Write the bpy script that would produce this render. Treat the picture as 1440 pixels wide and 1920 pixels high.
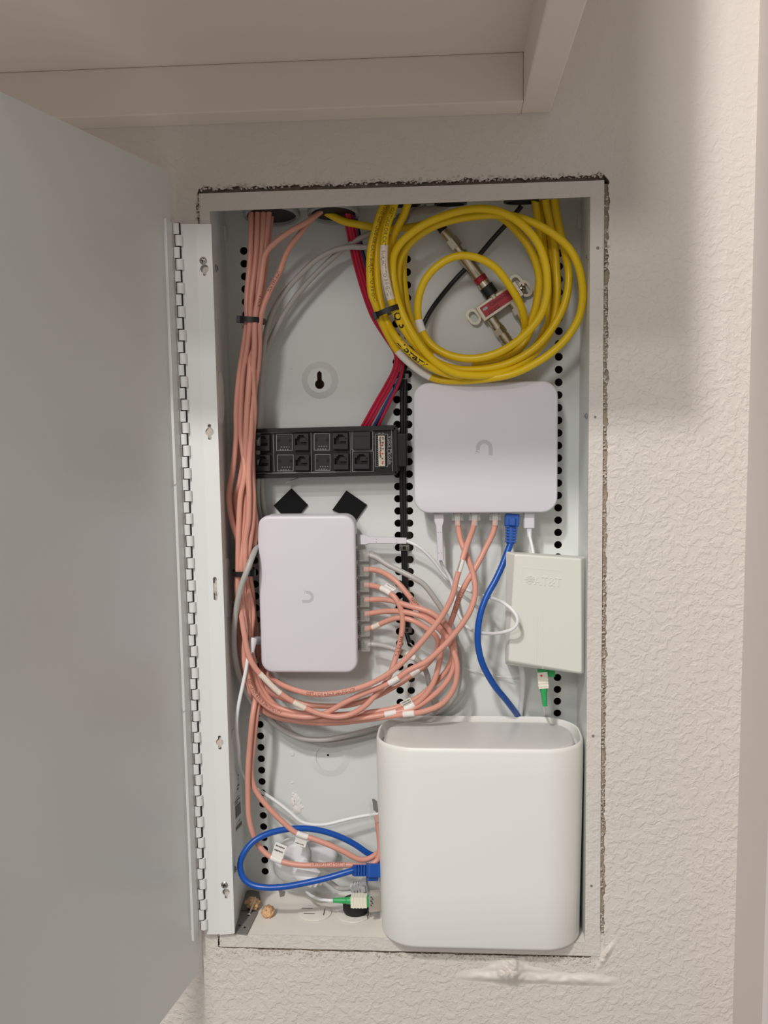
import bpy, math, random
from mathutils import Vector, Matrix, noise
from mathutils.geometry import tessellate_polygon
R_ = random.Random(7)
for o in list(bpy.data.objects): bpy.data.objects.remove(o)
SC = bpy.context.scene
COL = SC.collection

# ------------------------------------------------------------------ camera
F = 1876.9
CAM = Vector((.0552, -.9628, .1845))
CM = (Matrix.Rotation(.0736, 3, 'Z') @ Matrix.Rotation(-.115, 3, 'X') @ Matrix.Rotation(.0149, 3, 'Y'))
cam_d = bpy.data.cameras.new('camera'); cam = bpy.data.objects.new('camera', cam_d); COL.objects.link(cam)
cam_d.sensor_fit = 'VERTICAL'; cam_d.sensor_height = 24.0; cam_d.lens = F / 1920 * 24.0
cam_d.clip_start = .01
rt, fw, up = CM.col[0], CM.col[1], CM.col[2]
mw = Matrix((rt, up, -fw)).transposed().to_4x4(); mw.translation = CAM
cam.matrix_world = mw
SC.camera = cam

# ------------------------------------------------------------------ world, lights, exposure
wd = bpy.data.worlds.new('room_light'); SC.world = wd; wd.use_nodes = True
bg = wd.node_tree.nodes['Background']
bg.inputs[0].default_value = (1.0, .945, .89, 1); bg.inputs[1].default_value = .335

def lamp(name, loc, target, size, power, col):
    d = bpy.data.lights.new(name, 'AREA'); d.shape = 'DISK'; d.size = size; d.energy = power; d.color = col
    o = bpy.data.objects.new(name, d); COL.objects.link(o)
    o.location = loc
    o.rotation_euler = (Vector(target) - Vector(loc)).to_track_quat('-Z', 'Y').to_euler()
    return o
lamp('ceiling_lamp', (-.477, -1.70, 1.69), (0, 0, -.2), .14, 28, (1.0, .975, .95))
lamp('ceiling_lamp', (-.58, -2.10, 1.61), (0, 0, -.2), .14, 8.5, (1.0, .975, .95))
lamp('hall_lamp', (-.60, -2.80, 1.25), (0, 0, 0), .40, 18, (1.0, .97, .94))

vs = SC.view_settings
vs.view_transform = 'Standard'; vs.look = 'None'; vs.exposure = 0.0; vs.gamma = 1.0; vs.use_curve_mapping = False

# ------------------------------------------------------------------ measuring helpers (photo pixel -> point at a real depth)
def ray(px, py): return CM @ Vector(((px - 720) / F, 1, (960 - py) / F))
def P(px, py, y=0.0):
    d = ray(px, py); return CAM + d * ((y - CAM.y) / d.y)
def PZ(px, py, z):
    d = ray(px, py); return CAM + d * ((z - CAM.z) / d.z)
def PX(px, py, x):
    d = ray(px, py); return CAM + d * ((x - CAM.x) / d.x)
def mpp(y): return (y + .9628) / F * 1.005      # metres per pixel at depth y
D = .089                                        # depth of the enclosure

# ------------------------------------------------------------------ materials
def lin(c): return tuple(((v / 255) / 12.92 if v / 255 <= .04045 else ((v / 255 + .055) / 1.055) ** 2.4) for v in c)
MATS = {}
def mat(name, rgb, rough=.5, metal=0.0, spec=.5, bump=None, var=0.0, vscale=40, coat=0, alpha=None, trans=0):
    m = bpy.data.materials.new(name); m.use_nodes = True; nt = m.node_tree; n = nt.nodes; l = nt.links
    b = n['Principled BSDF']
    c = (*lin(rgb), 1)
    b.inputs['Base Color'].default_value = c; b.inputs['Roughness'].default_value = rough
    b.inputs['Metallic'].default_value = metal; b.inputs['Specular IOR Level'].default_value = spec
    if coat: b.inputs['Coat Weight'].default_value = coat; b.inputs['Coat Roughness'].default_value = .15
    if alpha is not None: b.inputs['Alpha'].default_value = alpha
    if trans: b.inputs['Transmission Weight'].default_value = trans
    tc = n.new('ShaderNodeTexCoord'); geo = n.new('ShaderNodeNewGeometry')
    if var:
        t = n.new('ShaderNodeTexNoise'); t.inputs['Scale'].default_value = vscale; t.inputs['Detail'].default_value = 4
        l.new(geo.outputs['Position'], t.inputs['Vector'])
        mx = n.new('ShaderNodeMix'); mx.data_type = 'RGBA'
        k = 1 - var
        mx.inputs[6].default_value = (c[0] * k, c[1] * k, c[2] * k, 1); mx.inputs[7].default_value = tuple(min(1, v * (1 + var * .5)) for v in c[:3]) + (1,)
        l.new(t.outputs['Fac'], mx.inputs[0]); l.new(mx.outputs[2], b.inputs['Base Color'])
    if bump:
        sc, st, dist = bump
        t = n.new('ShaderNodeTexNoise'); t.inputs['Scale'].default_value = sc; t.inputs['Detail'].default_value = 3
        l.new(geo.outputs['Position'], t.inputs['Vector'])
        bp = n.new('ShaderNodeBump'); bp.inputs['Strength'].default_value = st; bp.inputs['Distance'].default_value = dist
        l.new(t.outputs['Fac'], bp.inputs['Height']); l.new(bp.outputs['Normal'], b.inputs['Normal'])
    MATS[name] = m
    return m

def wall_mat(name, rgb, amount, smooth_edge=False):
    """knock-down plaster: flat islands with raised rims, from two noises"""
    m = bpy.data.materials.new(name); m.use_nodes = True; nt = m.node_tree; n = nt.nodes; l = nt.links
    b = n['Principled BSDF']; b.inputs['Roughness'].default_value = .55; b.inputs['Specular IOR Level'].default_value = .35
    geo = n.new('ShaderNodeNewGeometry')
    mp = n.new('ShaderNodeMapping'); l.new(geo.outputs['Position'], mp.inputs['Vector'])
    t1 = n.new('ShaderNodeTexNoise'); t1.inputs['Scale'].default_value = 120; t1.inputs['Detail'].default_value = 2.5; t1.inputs['Distortion'].default_value = .7
    t2 = n.new('ShaderNodeTexNoise'); t2.inputs['Scale'].default_value = 300; t2.inputs['Detail'].default_value = 2
    t3 = n.new('ShaderNodeTexNoise'); t3.inputs['Scale'].default_value = 6; t3.inputs['Detail'].default_value = 2
    for t in (t1, t2, t3): l.new(mp.outputs[0], t.inputs['Vector'])
    r1 = n.new('ShaderNodeValToRGB'); r1.color_ramp.elements[0].position = .46; r1.color_ramp.elements[1].position = .60
    l.new(t1.outputs['Fac'], r1.inputs[0])
    r2 = n.new('ShaderNodeValToRGB'); r2.color_ramp.elements[0].position = .56; r2.color_ramp.elements[1].position = .68
    l.new(t2.outputs['Fac'], r2.inputs[0])
    ad = n.new('ShaderNodeMath'); ad.operation = 'MULTIPLY_ADD'; ad.inputs[1].default_value = .5
    l.new(r2.outputs[0], ad.inputs[0]); l.new(r1.outputs[0], ad.inputs[2])
    mu = n.new('ShaderNodeMath'); mu.operation = 'MULTIPLY'; l.new(ad.outputs[0], mu.inputs[0])
    # the texture fades out upward (it was sanded smoother near the cabinet)
    sp = n.new('ShaderNodeSeparateXYZ'); l.new(geo.outputs['Position'], sp.inputs[0])
    mr = n.new('ShaderNodeMapRange'); mr.inputs[1].default_value = .48; mr.inputs[2].default_value = .18; mr.inputs[3].default_value = .22; mr.inputs[4].default_value = 1.0
    l.new(sp.outputs['Z'], mr.inputs[0]); l.new(mr.outputs[0], mu.inputs[1])
    bp = n.new('ShaderNodeBump'); bp.inputs['Strength'].default_value = amount; bp.inputs['Distance'].default_value = .0016
    l.new(mu.outputs[0], bp.inputs['Height']); l.new(bp.outputs['Normal'], b.inputs['Normal'])
    c = lin(rgb); mx = n.new('ShaderNodeMix'); mx.data_type = 'RGBA'
    mx.inputs[6].default_value = (c[0] * .95, c[1] * .945, c[2] * .94, 1); mx.inputs[7].default_value = (c[0] * 1.03, c[1] * 1.03, c[2] * 1.03, 1)
    l.new(t3.outputs['Fac'], mx.inputs[0]); l.new(mx.outputs[2], b.inputs['Base Color'])
    return m

M_WALL = wall_mat('plaster_wall', (219, 211, 203), .40)
M_FLANGE = wall_mat('painted_flange', (216, 209, 202), .30)
M_SMOOTH = mat('smooth_wall_paint', (222, 214, 206), .5, bump=(300, .15, .0006))
M_TRIM = mat('trim_paint', (214, 205, 200), .45)
M_GYP = mat('gypsum_edge', (138, 122, 106), .95, bump=(600, .8, .001), var=.35, vscale=300)
M_CRUMB = mat('plaster_crumb', (205, 195, 184), .95, bump=(900, .8, .0006), var=.30, vscale=500)
M_CAV = mat('cavity', (60, 50, 42), .95)
M_STEEL = mat('white_enamel_steel', (219, 222, 219), .33, spec=.5, bump=(260, .04, .0004))
M_DOOR = mat('door_enamel', (221, 223, 220), .27, spec=.5, bump=(18, .05, .004))
M_LEAF = mat('hinge_enamel', (228, 229, 226), .36)
M_CAB = mat('cabinet_paint', (230, 219, 209), .5, bump=(90, .06, .0006))
M_WHITE = mat('white_plastic', (216, 213, 219), .42, spec=.4)
M_WHITE2 = mat('white_plastic_rear', (214, 213, 216), .45)
M_LOGO = mat('logo_grey', (190, 188, 192), .4)
M_ROUT = mat('router_white', (236, 235, 229), .4, spec=.4)
M_LID = mat('router_lid', (216, 214, 210), .32, spec=.5, var=.04, vscale=25)
M_ONT = mat('ont_beige', (224, 225, 215), .42)
M_BLACK = mat('black_plastic', (18, 18, 19), .42)
M_FOAM = mat('black_foam', (7, 7, 8), .95)
M_JACK = mat('jack_black', (42, 42, 44), .4)
M_JACKIN = mat('jack_inside', (12, 12, 13), .5)
M_SILK = mat('silkscreen', (176, 178, 178), .6)
M_SOLDER = mat('solder', (225, 225, 220), .25, metal=.8)
M_CREAM = mat('cream_plastic', (226, 215, 196), .5)
M_SALM = mat('salmon_jacket', (218, 156, 138), .38, spec=.4, bump=(120, .10, .0006), var=.10, vscale=30)
M_WORN = mat('worn_white', (236, 222, 205), .6, bump=(700, .5, .0004), var=.25, vscale=400)
M_GREY = mat('grey_jacket', (178, 175, 170), .42, bump=(120, .1, .0005))
M_YELL = mat('yellow_jacket', (233, 196, 8), .36, spec=.45, bump=(90, .08, .0006), var=.08, vscale=25)
M_BLUE = mat('blue_jacket', (8, 80, 170), .33, spec=.5, bump=(110, .08, .0005))
M_BOOT = mat('blue_boot', (12, 76, 160), .4)
M_WCAB = mat('white_jacket', (234, 234, 234), .4)
M_RED = mat('red_jacket', (186, 22, 62), .4)
M_DBLUE = mat('dark_blue_jacket', (44, 66, 122), .4)
M_INK_SHADE = mat('black_ink_and_hole_shade', (22, 16, 14), .6)  # print, and shade painted into ports, slots, holes, bores and hinge gaps
M_INKS = mat('jacket_print', (92, 44, 34), .6)
M_INKY = mat('yellow_print', (70, 58, 10), .6)
M_PAPER = mat('label_paper', (232, 228, 222), .6)
M_METAL = mat('nickel', (205, 196, 178), .27, metal=1.0)
M_SCREW = mat('screw_steel', (190, 186, 180), .3, metal=1.0)
M_GALV = mat('conduit_grey', (150, 153, 152), .5, var=.12, vscale=120)
M_REDL = mat('splitter_label', (168, 24, 44), .4)
M_GREEN = mat('green_plastic', (52, 170, 96), .4)
M_SCW = mat('ivory_plastic', (236, 230, 212), .45)
M_SFP = mat('sfp_metal', (206, 200, 190), .32, metal=.75)
M_ORNG = mat('orange_foam', (238, 190, 142), .9, bump=(500, .9, .002), var=.2, vscale=200)
M_CLEAR = mat('clear_plastic', (222, 222, 215), .12, spec=.6, alpha=.20)
M_RUB = mat('black_rubber', (16, 15, 15), .45)
M_GUN = mat('floor_plate', (128, 124, 118), .6, var=.3, vscale=180)
M_STICK = mat('sticker', (196, 197, 194), .5)
M_STINK = mat('sticker_print', (88, 86, 84), .6)
M_DOT = mat('red_dot', (208, 30, 52), .5)

# ------------------------------------------------------------------ mesh helpers
ORG = {}
def thing(name, label, cat, loc, group=None):
    o = bpy.data.objects.new(name, None); COL.objects.link(o); o.empty_display_size = .01
    o.location = loc; ORG[o] = Vector(loc)
    o['label'] = label; o['category'] = cat
    if group: o['group'] = group
    return o
def tag(o, label=None, cat=None, group=None, kind=None):
    if label: o['label'] = label
    if cat: o['category'] = cat
    if group: o['group'] = group
    if kind: o['kind'] = kind
    return o
def mk(name, V, Fc, m, parent=None, smooth=True, ang=38, bevel=0, mats=None, fm=None):
    V = [Vector(v) for v in V]
    lo = Vector((min(v.x for v in V), min(v.y for v in V), min(v.z for v in V)))
    hi = Vector((max(v.x for v in V), max(v.y for v in V), max(v.z for v in V)))
    c = (lo + hi) / 2
    me = bpy.data.meshes.new(name)
    me.from_pydata([v - c for v in V], [], Fc); me.validate()
    for mm in (mats or [m]): me.materials.append(mm)
    if fm and len(fm) == len(me.polygons): me.polygons.foreach_set('material_index', fm)
    if smooth:
        me.polygons.foreach_set('use_smooth', [True] * len(me.polygons))
        me.set_sharp_from_angle(angle=math.radians(ang))
    o = bpy.data.objects.new(name, me); COL.objects.link(o)
    ORG[o] = c
    if parent: o.parent = parent; o.location = c - ORG[parent]
    else: o.location = c
    if bevel:
        b = o.modifiers.new('bevel', 'BEVEL'); b.width = bevel; b.segments = 2; b.limit_method = 'ANGLE'; b.angle_limit = .7
    return o
class MB:
    def __init__(s): s.V = []; s.F = []; s.m = []
    def add(s, V, Fc, mi=0):
        k = len(s.V); s.V += [Vector(v) for v in V]; s.F += [tuple(i + k for i in f) for f in Fc]; s.m += [mi] * len(Fc); return s
    def box(s, c, h, ax=None, mi=0):
        X, Y, Z = ax or (Vector((1, 0, 0)), Vector((0, 1, 0)), Vector((0, 0, 1)))
        c = Vector(c); V = [c + X * (i * h[0]) + Y * (j * h[1]) + Z * (k * h[2]) for k in (-1, 1) for j in (-1, 1) for i in (-1, 1)]
        return s.add(V, [(0, 2, 3, 1), (4, 5, 7, 6), (0, 1, 5, 4), (2, 6, 7, 3), (0, 4, 6, 2), (1, 3, 7, 5)], mi)
    def cyl(s, p0, p1, r0, r1=None, n=16, mi=0, caps=True, ph=0):
        p0 = Vector(p0); p1 = Vector(p1); r1 = r0 if r1 is None else r1
        t = (p1 - p0).normalized(); a = t.orthogonal().normalized(); b = t.cross(a)
        V = []
        for p, r in ((p0, r0), (p1, r1)):
            for i in range(n):
                th = 2 * math.pi * i / n + ph; V.append(p + a * (r * math.cos(th)) + b * (r * math.sin(th)))
        Fc = [(i, (i + 1) % n, n + (i + 1) % n, n + i) for i in range(n)]
        if caps: Fc += [tuple(range(n))[::-1], tuple(range(n, 2 * n))]
        return s.add(V, Fc, mi)
    def loft(s, rings, cap0=True, cap1=True, mi=0):
        n = len(rings[0]); V = [v for r in rings for v in r]; Fc = []
        for k in range(len(rings) - 1):
            for i in range(n):
                Fc.append((k * n + i, k * n + (i + 1) % n, (k + 1) * n + (i + 1) % n, (k + 1) * n + i))
        if cap0: Fc.append(tuple(range(n))[::-1])
        if cap1: Fc.append(tuple(range((len(rings) - 1) * n, len(rings) * n)))
        return s.add(V, Fc, mi)
    def build(s, name, m, parent=None, **k): return mk(name, s.V, s.F, m, parent, **k)

def plate(name, outer, holes, y0, th, m, parent=None, side=None, smooth=False, bevel=0):
    """sheet in the XZ plane with real holes; outer/holes are (x,z) loops; front at y0, back at y0+th"""
    loops = [outer] + holes; V = []; Fc = []; fm = []
    flat = [p for lp in loops for p in lp]; n = len(flat)
    tris = tessellate_polygon([[Vector((p[0], p[1], 0)) for p in lp] for lp in loops])
    for p in flat: V.append((p[0], y0, p[1]))
    for p in flat: V.append((p[0], y0 + th, p[1]))
    for a, b, c in tris:
        A, B, C_ = flat[a], flat[b], flat[c]
        s = (B[0] - A[0]) * (C_[1] - A[1]) - (B[1] - A[1]) * (C_[0] - A[0])
        if abs(s) < 1e-14: continue
        if s < 0: b, c = c, b
        Fc.append((a, b, c)); Fc.append((a + n, c + n, b + n)); fm += [0, 0]
    k = 0
    for lp in loops:
        q = len(lp)
        area = sum(lp[i][0] * lp[(i + 1) % q][1] - lp[(i + 1) % q][0] * lp[i][1] for i in range(q))
        outer_l = lp is loops[0]
        for i in range(q):
            a = k + i; b = k + (i + 1) % q
            f = (a, a + n, b + n, b)
            if (area > 0) != outer_l: f = f[::-1]
            Fc.append(f); fm.append(1 if side else 0)
        k += q
    return mk(name, V, Fc, m, parent, smooth=smooth, mats=[m, side] if side else None, fm=fm, bevel=bevel)
def xz(v): return (v.x, v.z)
def circ(cx, cz, r, n=14, rz=None): return [(cx + r * math.cos(2 * math.pi * i / n), cz + (rz or r) * math.sin(2 * math.pi * i / n)) for i in range(n)]
def rrect(w, h, r, n=6, cx=0, cy=0):
    out = []
    for sx, sy, a0 in ((1, 1, 0), (-1, 1, 90), (-1, -1, 180), (1, -1, 270)):
        for i in range(n + 1):
            a = math.radians(a0 + 90 * i / n)
            out.append((cx + sx * (w / 2 - r) + r * math.cos(a), cy + sy * (h / 2 - r) + r * math.sin(a)))
    return out
def slab(mb, c, w, h, r, y0, y1, bv, n=7, steps=4, mi=0, rear=0):
    """rounded-rectangle slab, soft front edge; c=(x,z)"""
    rings = []
    for i in range(steps + 1):
        a = math.pi / 2 * i / steps
        ins = bv * (1 - math.sin(a)); y = y0 + bv * (1 - math.cos(a))
        rings.append([Vector((x, y, z)) for x, z in rrect(w - 2 * ins, h - 2 * ins, max(r - ins, .0005), n, *c)])
    rings.append([Vector((x, y1, z)) for x, z in rrect(w - 2 * rear, h - 2 * rear, max(r - rear, .0005), n, *c)])
    mb.loft(rings, True, True, mi); return mb

# text ------------------------------------------------------------
_tc = {}
def glyphs(s, bold=0.0):
    key = s; s = key
    if (s, bold) not in _tc:
        cu = bpy.data.curves.new('t', 'FONT'); cu.body = s; cu.size = 1; cu.resolution_u = 2
        cu.offset = bold; cu.align_x = 'CENTER'; cu.align_y = 'CENTER'
        ob = bpy.data.objects.new('t', cu); COL.objects.link(ob)
        dg = bpy.context.evaluated_depsgraph_get(); dg.update()
        me = ob.evaluated_get(dg).to_mesh()
        _tc[(s, bold)] = ([v.co.copy() for v in me.vertices], [tuple(p.vertices) for p in me.polygons])
        ob.evaluated_get(dg).to_mesh_clear(); bpy.data.objects.remove(ob); bpy.data.curves.remove(cu)
    return _tc[(s, bold)]
def text(s, o, X, Y, size, m, parent, name='lettering', sx=1.0, thick=0.0):
    V, Fc = glyphs(s); X = Vector(X).normalized(); Y = Vector(Y).normalized(); o = Vector(o)
    VV = [o + X * (v.x * size * sx) + Y * (v.y * size) for v in V]
    FF = list(Fc)
    if thick:
        N = X.cross(Y); k = len(VV); VV = [v + N * thick for v in VV] + [v - N * thick for v in VV]
        FF = list(Fc); ed = {}
        for f in Fc:
            for i in range(len(f)):
                e = (f[i], f[(i + 1) % len(f)]); ed[tuple(sorted(e))] = ed.get(tuple(sorted(e)), []) + [e]
        for kk, es in ed.items():
            if len(es) == 1: a, b = es[0]; FF.append((a, a + k, b + k, b))
    return mk(name, VV, FF, m, parent, smooth=False)

# cables ----------------------------------------------------------
def spline(pts, step=.0022):
    p = [Vector(q) for q in pts]
    p = [p[0] * 2 - p[1]] + p + [p[-1] * 2 - p[-2]]
    out = []
    for i in range(1, len(p) - 2):
        a, b, c, d = p[i - 1], p[i], p[i + 1], p[i + 2]
        t0 = 0; t1 = max((b - a).length, 1e-5) ** .5; t2 = t1 + max((c - b).length, 1e-5) ** .5; t3 = t2 + max((d - c).length, 1e-5) ** .5
        n = max(2, int((c - b).length / step))
        for k in range(n):
            t = t1 + (t2 - t1) * k / n
            A1 = a * ((t1 - t) / (t1 - t0)) + b * ((t - t0) / (t1 - t0)); A2 = b * ((t2 - t) / (t2 - t1)) + c * ((t - t1) / (t2 - t1)); A3 = c * ((t3 - t) / (t3 - t2)) + d * ((t - t2) / (t3 - t2))
            B1 = A1 * ((t2 - t) / (t2 - t0)) + A2 * ((t - t0) / (t2 - t0)); B2 = A2 * ((t3 - t) / (t3 - t1)) + A3 * ((t - t1) / (t3 - t1))
            out.append(B1 * ((t2 - t) / (t2 - t1)) + B2 * ((t - t1) / (t2 - t1)))
    out.append(p[-2])
    for _ in range(2):                              # relax kinks
        out = [out[0]] + [(out[i - 1] + out[i] * 2 + out[i + 1]) / 4 for i in range(1, len(out) - 1)] + [out[-1]]
    return out
def sweep(path, r, n=10):
    T = [(path[min(i + 1, len(path) - 1)] - path[max(i - 1, 0)]).normalized() for i in range(len(path))]
    a = T[0].orthogonal().normalized(); V = []; Fc = []
    for i, q in enumerate(path):
        a = (a - T[i] * a.dot(T[i])).normalized(); b = T[i].cross(a)
        rr = r(i / (len(path) - 1)) if callable(r) else r
        V += [q + a * (rr * math.cos(2 * math.pi * k / n)) + b * (rr * math.sin(2 * math.pi * k / n)) for k in range(n)]
    for i in range(len(path) - 1):
        for k in range(n): Fc.append((i * n + k, i * n + (k + 1) % n, (i + 1) * n + (k + 1) % n, (i + 1) * n + k))
    Fc += [tuple(range(n))[::-1], tuple(range((len(path) - 1) * n, len(path) * n))]
    return V, Fc
def pts(raw):
    """list of (px,py,depth) or (px,py) with the last depth carried on"""
    out = []; y = .05
    for q in raw:
        if len(q) > 2: y = q[2]
        out.append(P(q[0], q[1], y))
    return out
class Cable:
    def __init__(s, name, raw, r, m, label, cat='cable', group=None, n=10):
        s.path = spline(pts(raw)); s.r = r
        s.o = thing(name, label, cat, s.path[-1], group)
        V, Fc = sweep(s.path, r, n); s.j = mk('jacket', V, Fc, m, s.o)
        s.L = [0]
        for i in range(1, len(s.path)): s.L.append(s.L[-1] + (s.path[i] - s.path[i - 1]).length)
    def at(s, d):
        d = max(0, min(d, s.L[-1] - 1e-6)); lo = 0; hi = len(s.L) - 1
        while hi - lo > 1:
            mid = (lo + hi) // 2
            if s.L[mid] <= d: lo = mid
            else: hi = mid
        k = (d - s.L[lo]) / (s.L[hi] - s.L[lo] + 1e-12)
        q = s.path[lo].lerp(s.path[hi], k); i0 = max(lo - 1, 0); i1 = min(hi + 1, len(s.path) - 1)
        return q, (s.path[i1] - s.path[i0]).normalized()
    def near(s, px, py, depth=None):
        best = None
        for i, q in enumerate(s.path):
            v = CM.transposed() @ (q - CAM); u = 720 + F * v.x / v.y; w = 960 - F * v.z / v.y
            e = (u - px) ** 2 + (w - py) ** 2
            if depth is not None: e += ((q.y - depth) * 6000) ** 2
            if best is None or e < best[0]: best = (e, s.L[i])
        return best[1]
    def frame(s, d, sgn=1):
        q, t = s.at(d); N = (CAM - q); N = (N - t * N.dot(t)).normalized(); X = t * sgn
        return q, X, N.cross(X), N
    def print(s, px, py, txt, size, m, sgn=1, tilt=0.0, sx=1.0, name='printed_text', bold=0.0):
        d0 = s.near(px, py); V, Fc = glyphs(txt, bold); VV = []
        for v in V:
            q, X, U, N = s.frame(d0 + sgn * v.x * size * sx, sgn)
            th = v.y * size / s.r + tilt
            VV.append(q + (N * math.cos(th) + U * math.sin(th)) * (s.r + .00012))
        return mk(name, VV, Fc, m, s.j, smooth=False)
    def sleeve(s, px, py, length, extra, m, name='label_wrap', depth=None):
        d0 = s.near(px, py, depth); k = 8
        path = [s.at(d0 + length * (i / k - .5))[0] for i in range(k + 1)]
        V, Fc = sweep(path, s.r + extra, 12); return mk(name, V, Fc, m, s.o)
    def flag(s, px, py, length, height, ang, m=None, bars=2, name='label_flag', sgn=1):
        """paper flag: wrap round the jacket plus a tab that stands off it, turned by ang round the jacket"""
        m = m or M_PAPER
        w = s.sleeve(px, py, length, .0003, m, 'label_wrap')
        d0 = s.near(px, py); q, X, U, N = s.frame(d0, sgn)
        d = (U * math.cos(ang) + N * math.sin(ang)).normalized(); nn = X.cross(d)
        mb = MB(); rows = 5; V = []
        for j in range(rows + 1):
            f = j / rows; bend = .0012 * math.sin(f * 2.2)
            for i in (-.5, .5): V.append(q + X * (i * length) + d * (s.r * .6 + f * height) + nn * bend)
        k = len(V); V += [v - nn * .0003 for v in V]
        Fc = [(2 * j, 2 * j + 1, 2 * j + 3, 2 * j + 2) for j in range(rows)] + [(k + 2 * j, k + 2 * j + 2, k + 2 * j + 3, k + 2 * j + 1) for j in range(rows)]
        Fc += [(2 * j, 2 * j + 2, k + 2 * j + 2, k + 2 * j) for j in range(rows)] + [(2 * j + 1, k + 2 * j + 1, k + 2 * j + 3, 2 * j + 3) for j in range(rows)]
        Fc += [(0, k, k + 1, 1), (2 * rows, 2 * rows + 1, k + 2 * rows + 1, k + 2 * rows)]
        fl = mk(name, V, Fc, m, s.o)
        side = 1 if nn.dot(CAM - q) > 0 else -1
        b = MB(); rr = random.Random(int(px * 7 + py))
        for row in range(bars):
            x = -.40
            f = .80 - row * .30
            while x < .36:
                wd_ = rr.uniform(.03, .08)
                c = q + X * ((x + wd_ / 2) * length) + d * (s.r * .6 + f * height) + nn * (.0012 * math.sin(f * 2.2) + (.00008 if side > 0 else -.00038))
                b.box(c, (wd_ * length / 2, height * .055, .00003), (X, d, nn)); x += wd_ + rr.uniform(.015, .04)
        if bars: b.build('faint_print', M_INK_SHADE, fl, smooth=False)
        return fl

def rj45(parent, o, a, n, clear=True, wires=True, L=.0135, tabdir=1, w=.0058, h=.0041):
    """modular plug: o = rear of plug (cable side), a = direction into the jack, n = latch side"""
    a = Vector(a).normalized(); n = (Vector(n) - a * Vector(n).dot(a)).normalized(); b = a.cross(n); o = Vector(o)
    mb = MB(); mb.box(o + a * (L / 2), (L / 2, w, h), (a, b, n))
    p = mb.build('plug', M_CLEAR if clear else M_BOOT, parent, smooth=False)
    mb = MB(); mb.box(o + a * (L * .25) + n * (h + .0022), (L * .6, w * .45, .0005), ((a - n * .22).normalized(), b, (n + a * .22).normalized()))
    mb.build('latch', M_CLEAR if clear else M_BOOT, p, smooth=False)
    if wires:
        mb = MB(); 
        for k in range(6): mb.box(o + a * (L * .72) + b * ((k - 2.5) * w * .28) - n * (h * .1), (L * .28, w * .06, h * .25), (a, b, n))
        mb.build('wires', M_STINK, p, smooth=False)
    return p

# ================================================================== STRUCTURE
# wall with a ragged cut-out round the enclosure flange
FO = [(373, 363), (1133, 338), (1125, 1793), (412, 1775)]        # flange outer corners (photo px, wall plane)
FI = [(393, 396), (1107, 369), (1097, 1768), (439, 1752)]        # opening corners
def nz(a, b=0, c=0): return noise.noise(Vector((a, b, c)))
def edge_loop():
    out = []
    def side(p, q, gap, nrm, amp, seed, step=3.0):
        L = math.hypot(q[0] - p[0], q[1] - p[1]); n = int(L / step)
        for i in range(n):
            t = i / n; x = p[0] + (q[0] - p[0]) * t; y = p[1] + (q[1] - p[1]) * t
            g = gap(t) + amp * (nz(i * .11, seed) * 1.4 + nz(i * .43, seed + 5) * .9 + nz(i * 1.7, seed + 9) * .5)
            g = max(g, 1.2)
            out.append(xz(P(x + nrm[0] * g, y + nrm[1] * g, 0)))
    TL, TR, BR, BL = FO
    side(TL, TR, lambda t: 10 - 2 * abs(t - .5) + (5 if t > .975 else 0), (0, -1), 4.5, 1)
    side((1134, 338), BR, lambda t: 7.5, (1, 0), 3.2, 20)
    side(BR, BL, lambda t: 3.4 if t < .9 else 2.2, (0, 1), 1.5, 40)
    side(BL, (372, 363), lambda t: 3.2, (-1, 0), 2.0, 60)
    return out
hole = edge_loop()
XC = P(1425, 0, 0).x                                         # left edge of the casing board
wall = plate('wall_back', [(-1.1, -1.0), (XC + .3, -1.0), (XC + .3, 1.3), (-1.1, 1.3)], [hole], 0.0, .0127, M_WALL, side=M_GYP)
tag(wall, kind='structure')
# loose plaster along the cut
ico = [(0, 0, -1), (.72, -.53, -.45), (-.28, -.85, -.45), (-.89, 0, -.45), (-.28, .85, -.45), (.72, .53, -.45), (.28, -.85, .45), (-.72, -.53, .45), (-.72, .53, .45), (.28, .85, .45), (.89, 0, .45), (0, 0, 1)]
icf = [(0, 1, 2), (1, 0, 5), (0, 2, 3), (0, 3, 4), (0, 4, 5), (1, 5, 10), (2, 1, 6), (3, 2, 7), (4, 3, 8), (5, 4, 9), (1, 10, 6), (2, 6, 7), (3, 7, 8), (4, 8, 9), (5, 9, 10), (6, 10, 11), (7, 6, 11), (8, 7, 11), (9, 8, 11), (10, 9, 11)]
mb = MB()
def crumb(px, py, y, s):
    c = P(px, py, y); q = [Vector(v) * s * R_.uniform(.6, 1.25) for v in ico]
    mb.add([c + Vector((v.x * R_.uniform(.8, 1.5), v.y * .7, v.z)) for v in q], icf)
for i in range(900):
    t = R_.random(); py = 360 + t * 1420
    if nz(py * .03, 7) < -.28: continue
    crumb(1133 - 7 * t + R_.gauss(3.0, 3.2), py, R_.uniform(-.0006, .0030), R_.uniform(.0003, .0013))
for i in range(420):
    t = R_.random(); crumb(375 + t * 755, 363 - 25 * t - R_.uniform(6, 16), R_.uniform(-.0008, .002), R_.uniform(.0005, .0014))
for i in range(420):
    t = R_.random(); crumb(425 + t * 715, 1780 + 16 * t + abs(R_.gauss(3, 5)), R_.uniform(-.0008, .001), R_.uniform(.0005, .0013))
for i in range(40): crumb(372 + R_.gauss(0, 3), R_.uniform(366, 418), R_.uniform(-.0008, .001), R_.uniform(.0005, .0012))
for i in range(40): crumb(413 + R_.gauss(0, 3), R_.uniform(1752, 1800), R_.uniform(-.0008, .001), R_.uniform(.0005, .0012))
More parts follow.
